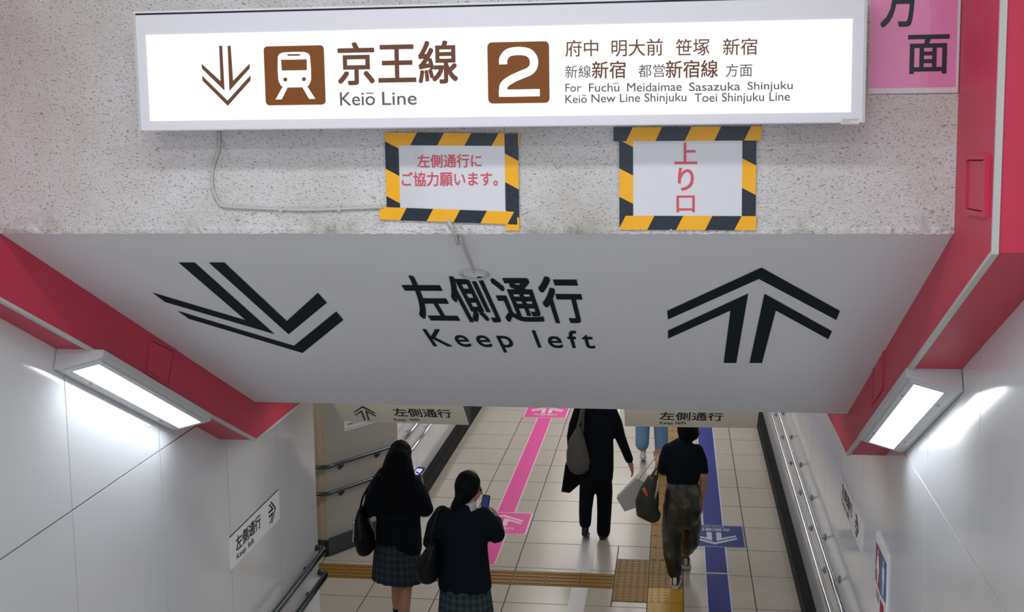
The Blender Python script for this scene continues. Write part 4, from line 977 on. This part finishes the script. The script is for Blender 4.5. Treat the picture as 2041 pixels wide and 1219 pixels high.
blob('hair', [[(.05, .0, 1.355, .088, .085), (.052, .005, 1.39, .093, .094), (.05, .01, 1.42, .090, .092)],
   [(.10, .0, 1.40, .035, .06), (.125, .0, 1.345, .028, .05), (.12, .01, 1.315, .015, .03)], [(-.005, -.01, 1.40, .03, .05), (-.015, -.01, 1.365, .02, .035)]], M_hair, g, .009, 3)
blob('knit_top', [[(.032, -.003, 1.295, .058, .056), (.025, 0, 1.27, .085, .068), (.01, 0, 1.235, .142, .088), (.01, 0, 1.13, .155, .10), (.01, 0, 1.02, .148, .10), (.01, 0, .94, .140, .10), (.01, 0, .905, .135, .098)],
  [(.13, 0, 1.21, .052), (.165, 0, 1.12, .052), (.18, 0, 1.025, .05)], [(-.115, 0, 1.21, .052), (-.145, 0, 1.12, .052), (-.16, 0, 1.03, .05)]], M_navy, g, .009, 5)
def satin():
    M = mat('olive_satin', '#4F4A3E', rough=.28, spec=.6, bump=.5, bscale=7, bstretch=(1, 1, .55)); nt = M.node_tree; N = nt.nodes.new; L = nt.links.new; b = nt.nodes['Principled BSDF']
    tc = N('ShaderNodeTexCoord'); n_ = N('ShaderNodeTexNoise'); n_.inputs['Scale'].default_value = 6.5; n_.inputs['Detail'].default_value = 3; L(tc.outputs['Object'], n_.inputs['Vector'])
    r = N('ShaderNodeValToRGB'); L(n_.outputs['Fac'], r.inputs[0]); L(r.outputs[0], b.inputs['Base Color'])
    e = r.color_ramp.elements; e[0].position = .38; e[0].color = lin('#181814'); e[1].position = .72; e[1].color = lin('#6C6454'); q = e.new(.55); q.color = lin('#33312A')
    return M
blob('trousers', [[(.01, 0, .925, .135, .10), (.01, 0, .80, .158, .125), (.01, .01, .70, .165, .135), (.0, .02, .62, .16, .13)],
  [(.075, .03, .70, .09, .11), (.085, .13, .48, .092, .10), (.075, .25, .30, .085, .09), (.055, .34, .20, .062, .07)], [(-.075, 0, .70, .088, .11), (-.085, .01, .48, .090, .11), (-.075, -.01, .28, .085, .10), (-.058, -.02, .12, .064, .075)]], satin(), g, .010, 4)
M_sneak = mat('sneaker_white', '#C9C7C2', rough=.5)
for b, d in (((.04, .40, .085), (0, 1, 0)), ((-.05, -.03, .075), (.08, 1, 0))):
    s = blob('sneaker', shoe_geo(b, d), M_shoe, g, .008, 2)
    bx_ = Vector(b); dd = Vector(d).normalized(); sd = Vector((dd.y, -dd.x, 0))
    out = [bx_-dd*.088-sd*.022, bx_-dd*.088+sd*.022, bx_-dd*.05+sd*.04, bx_+dd*.08+sd*.047, bx_+dd*.16+sd*.03, bx_+dd*.18, bx_+dd*.16-sd*.03, bx_+dd*.08-sd*.047, bx_-dd*.05-sd*.04]
    so = prism('sole', [Vector((p.x, p.y, b[2]-.072)) for p in out], (0, 0, .026), M_sneak, g); so['label'] = 'white rubber sole'
    hl = blob('heel_patch', [[(*(bx_-dd*.078+Vector((0, 0, -.03))), .018, .012), (*(bx_-dd*.062+Vector((0, 0, .012))), .018, .012)]], M_sneak, g, .006, 1)
    hl['label'] = 'white heel tab'
M_pbag = mat('white_paper_bag', '#B9BCBB', rough=.55, vary=.05, bump=.2, bscale=12)
pb = empty('shopping_bag', (-.30, 10.30, FLOOR+.80), 'white shopping bag swinging out to the left of the woman with satin trousers', 'bag')
def quadbag(name, pts, dv, M, parent): return prism(name, pts, dv, M, parent)
def o3(x, y, Y): v = at(x, y, 1, Y); return v-Vector((-.30, 10.30, FLOOR+.80))
quadbag('bag_body', [o3(1268, 953, 10.28), o3(1309, 972, 10.28), o3(1290, 1004, 10.28), o3(1245, 1019, 10.28), o3(1229, 993, 10.28)], (0, .09, 0), M_pbag, pb)
tube('strap', [o3(1272, 957, 10.28), o3(1308, 908, 10.3)], .005, M_film, pb, 6); tube('strap', [o3(1298, 965, 10.3), o3(1312, 905, 10.3)], .005, M_film, pb, 6)
M_olivebag = mat('dark_olive_leather', '#2F342F', rough=.4, vary=.25, vscale=14, bump=.6, bscale=18)
ob = empty('tote_bag', (-.215, 10.12, FLOOR+.76), 'dark olive leather tote on the arm of the woman in satin trousers', 'bag')
blob('bag_body', [[(.01, 0, .20, .05, .06), (-.015, 0, .10, .085, .075), (-.035, 0, .0, .105, .085), (-.03, 0, -.08, .105, .08), (.02, 0, -.12, .07, .06)]], M_olivebag, ob, .010, 4)
tube('handle', smooth_path([(-.03, -.04, .16), (.02, -.02, .27), (.06, .0, .30), (.05, .03, .2)], 5), .008, M_olivebag, ob, 8)
blob('scarf', [[(-.06, -.05, .13, .022, .014), (-.035, -.06, .10, .024, .014), (-.03, -.065, .075, .02, .012)]], mat('orange_scarf', '#C4551F', rough=.6), ob, .006, 2)['label'] = 'small orange scarf'
tube('cream_strap', smooth_path([(.03, -.05, .05), (.055, -.05, .14), (.06, -.02, .20)], 5), .011, M_cream, ob, 8)
# ---- person in jeans, mostly behind the board
g = empty('person', (-.28, 13.75, FLOOR), 'person in loose blue jeans further down the passage, mostly hidden by the right board', 'person')
ht, ey, hr = head_tubes((0, .03, 1.50), .215)
body = ht+[[(0, 0, 1.44, .05), (0, 0, 1.36, .055)], [(0, 0, 1.32, .12, .08), (0, 0, 1.1, .14, .1), (0, 0, .9, .14, .1)], [(.16, 0, 1.3, .045), (.21, 0, 1.02, .038), (.22, .08, .8, .026)], [(-.16, 0, 1.3, .045), (-.21, 0, 1.02, .038), (-.22, .08, .8, .026)],
  [(.075, 0, .85, .085), (.09, .02, .46, .055), (.1, .02, .07, .03)], [(-.075, 0, .85, .085), (-.11, .02, .46, .055), (-.10, -.05, .13, .03)]]
body += hand((.22, .08, .8), (0, .2, -1), (-1, 0, 0), (0, 1, 0), .4)+hand((-.22, .08, .8), (0, .2, -1), (1, 0, 0), (0, 1, 0), .4)
blob('body', body, M_skin, g, .0075, 2); add_eyes(ey, hr, g)
blob('hair', [[(0, 0, 1.48, .09, .094), (0, .01, 1.54, .087, .09)]], M_hair, g, .010, 3)
blob('shirt', [[(0, 0, 1.36, .09, .065), (0, 0, 1.31, .17, .09), (0, 0, 1.1, .18, .12), (0, 0, .85, .18, .125)], [(.16, 0, 1.3, .06), (.21, 0, 1.02, .055), (.22, .06, .85, .045)], [(-.16, 0, 1.3, .06), (-.21, 0, 1.02, .055), (-.22, .06, .85, .045)]], mat('grey_shirt', '#6D7176', rough=.8), g, .011, 4)
M_jean = mat('light_blue_denim', '#6A90B4', rough=.8, vary=.15, vscale=10, bump=.5, bscale=12)
blob('jeans', [[(0, 0, .90, .15, .11), (0, 0, .72, .16, .12)], [(.085, 0, .72, .085, .1), (.10, .02, .45, .085, .09), (.11, .01, .12, .078, .09)], [(-.085, 0, .72, .085, .1), (-.11, .02, .45, .085, .09), (-.115, -.02, .22, .080, .09)]], M_jean, g, .011, 4)
for b, d in (((.11, .01, .075), (0, 1, 0)), ((-.105, -.05, .12), (0, 1, -.3))): blob('shoe', shoe_geo(b, d), M_sneak, g, .009, 2)
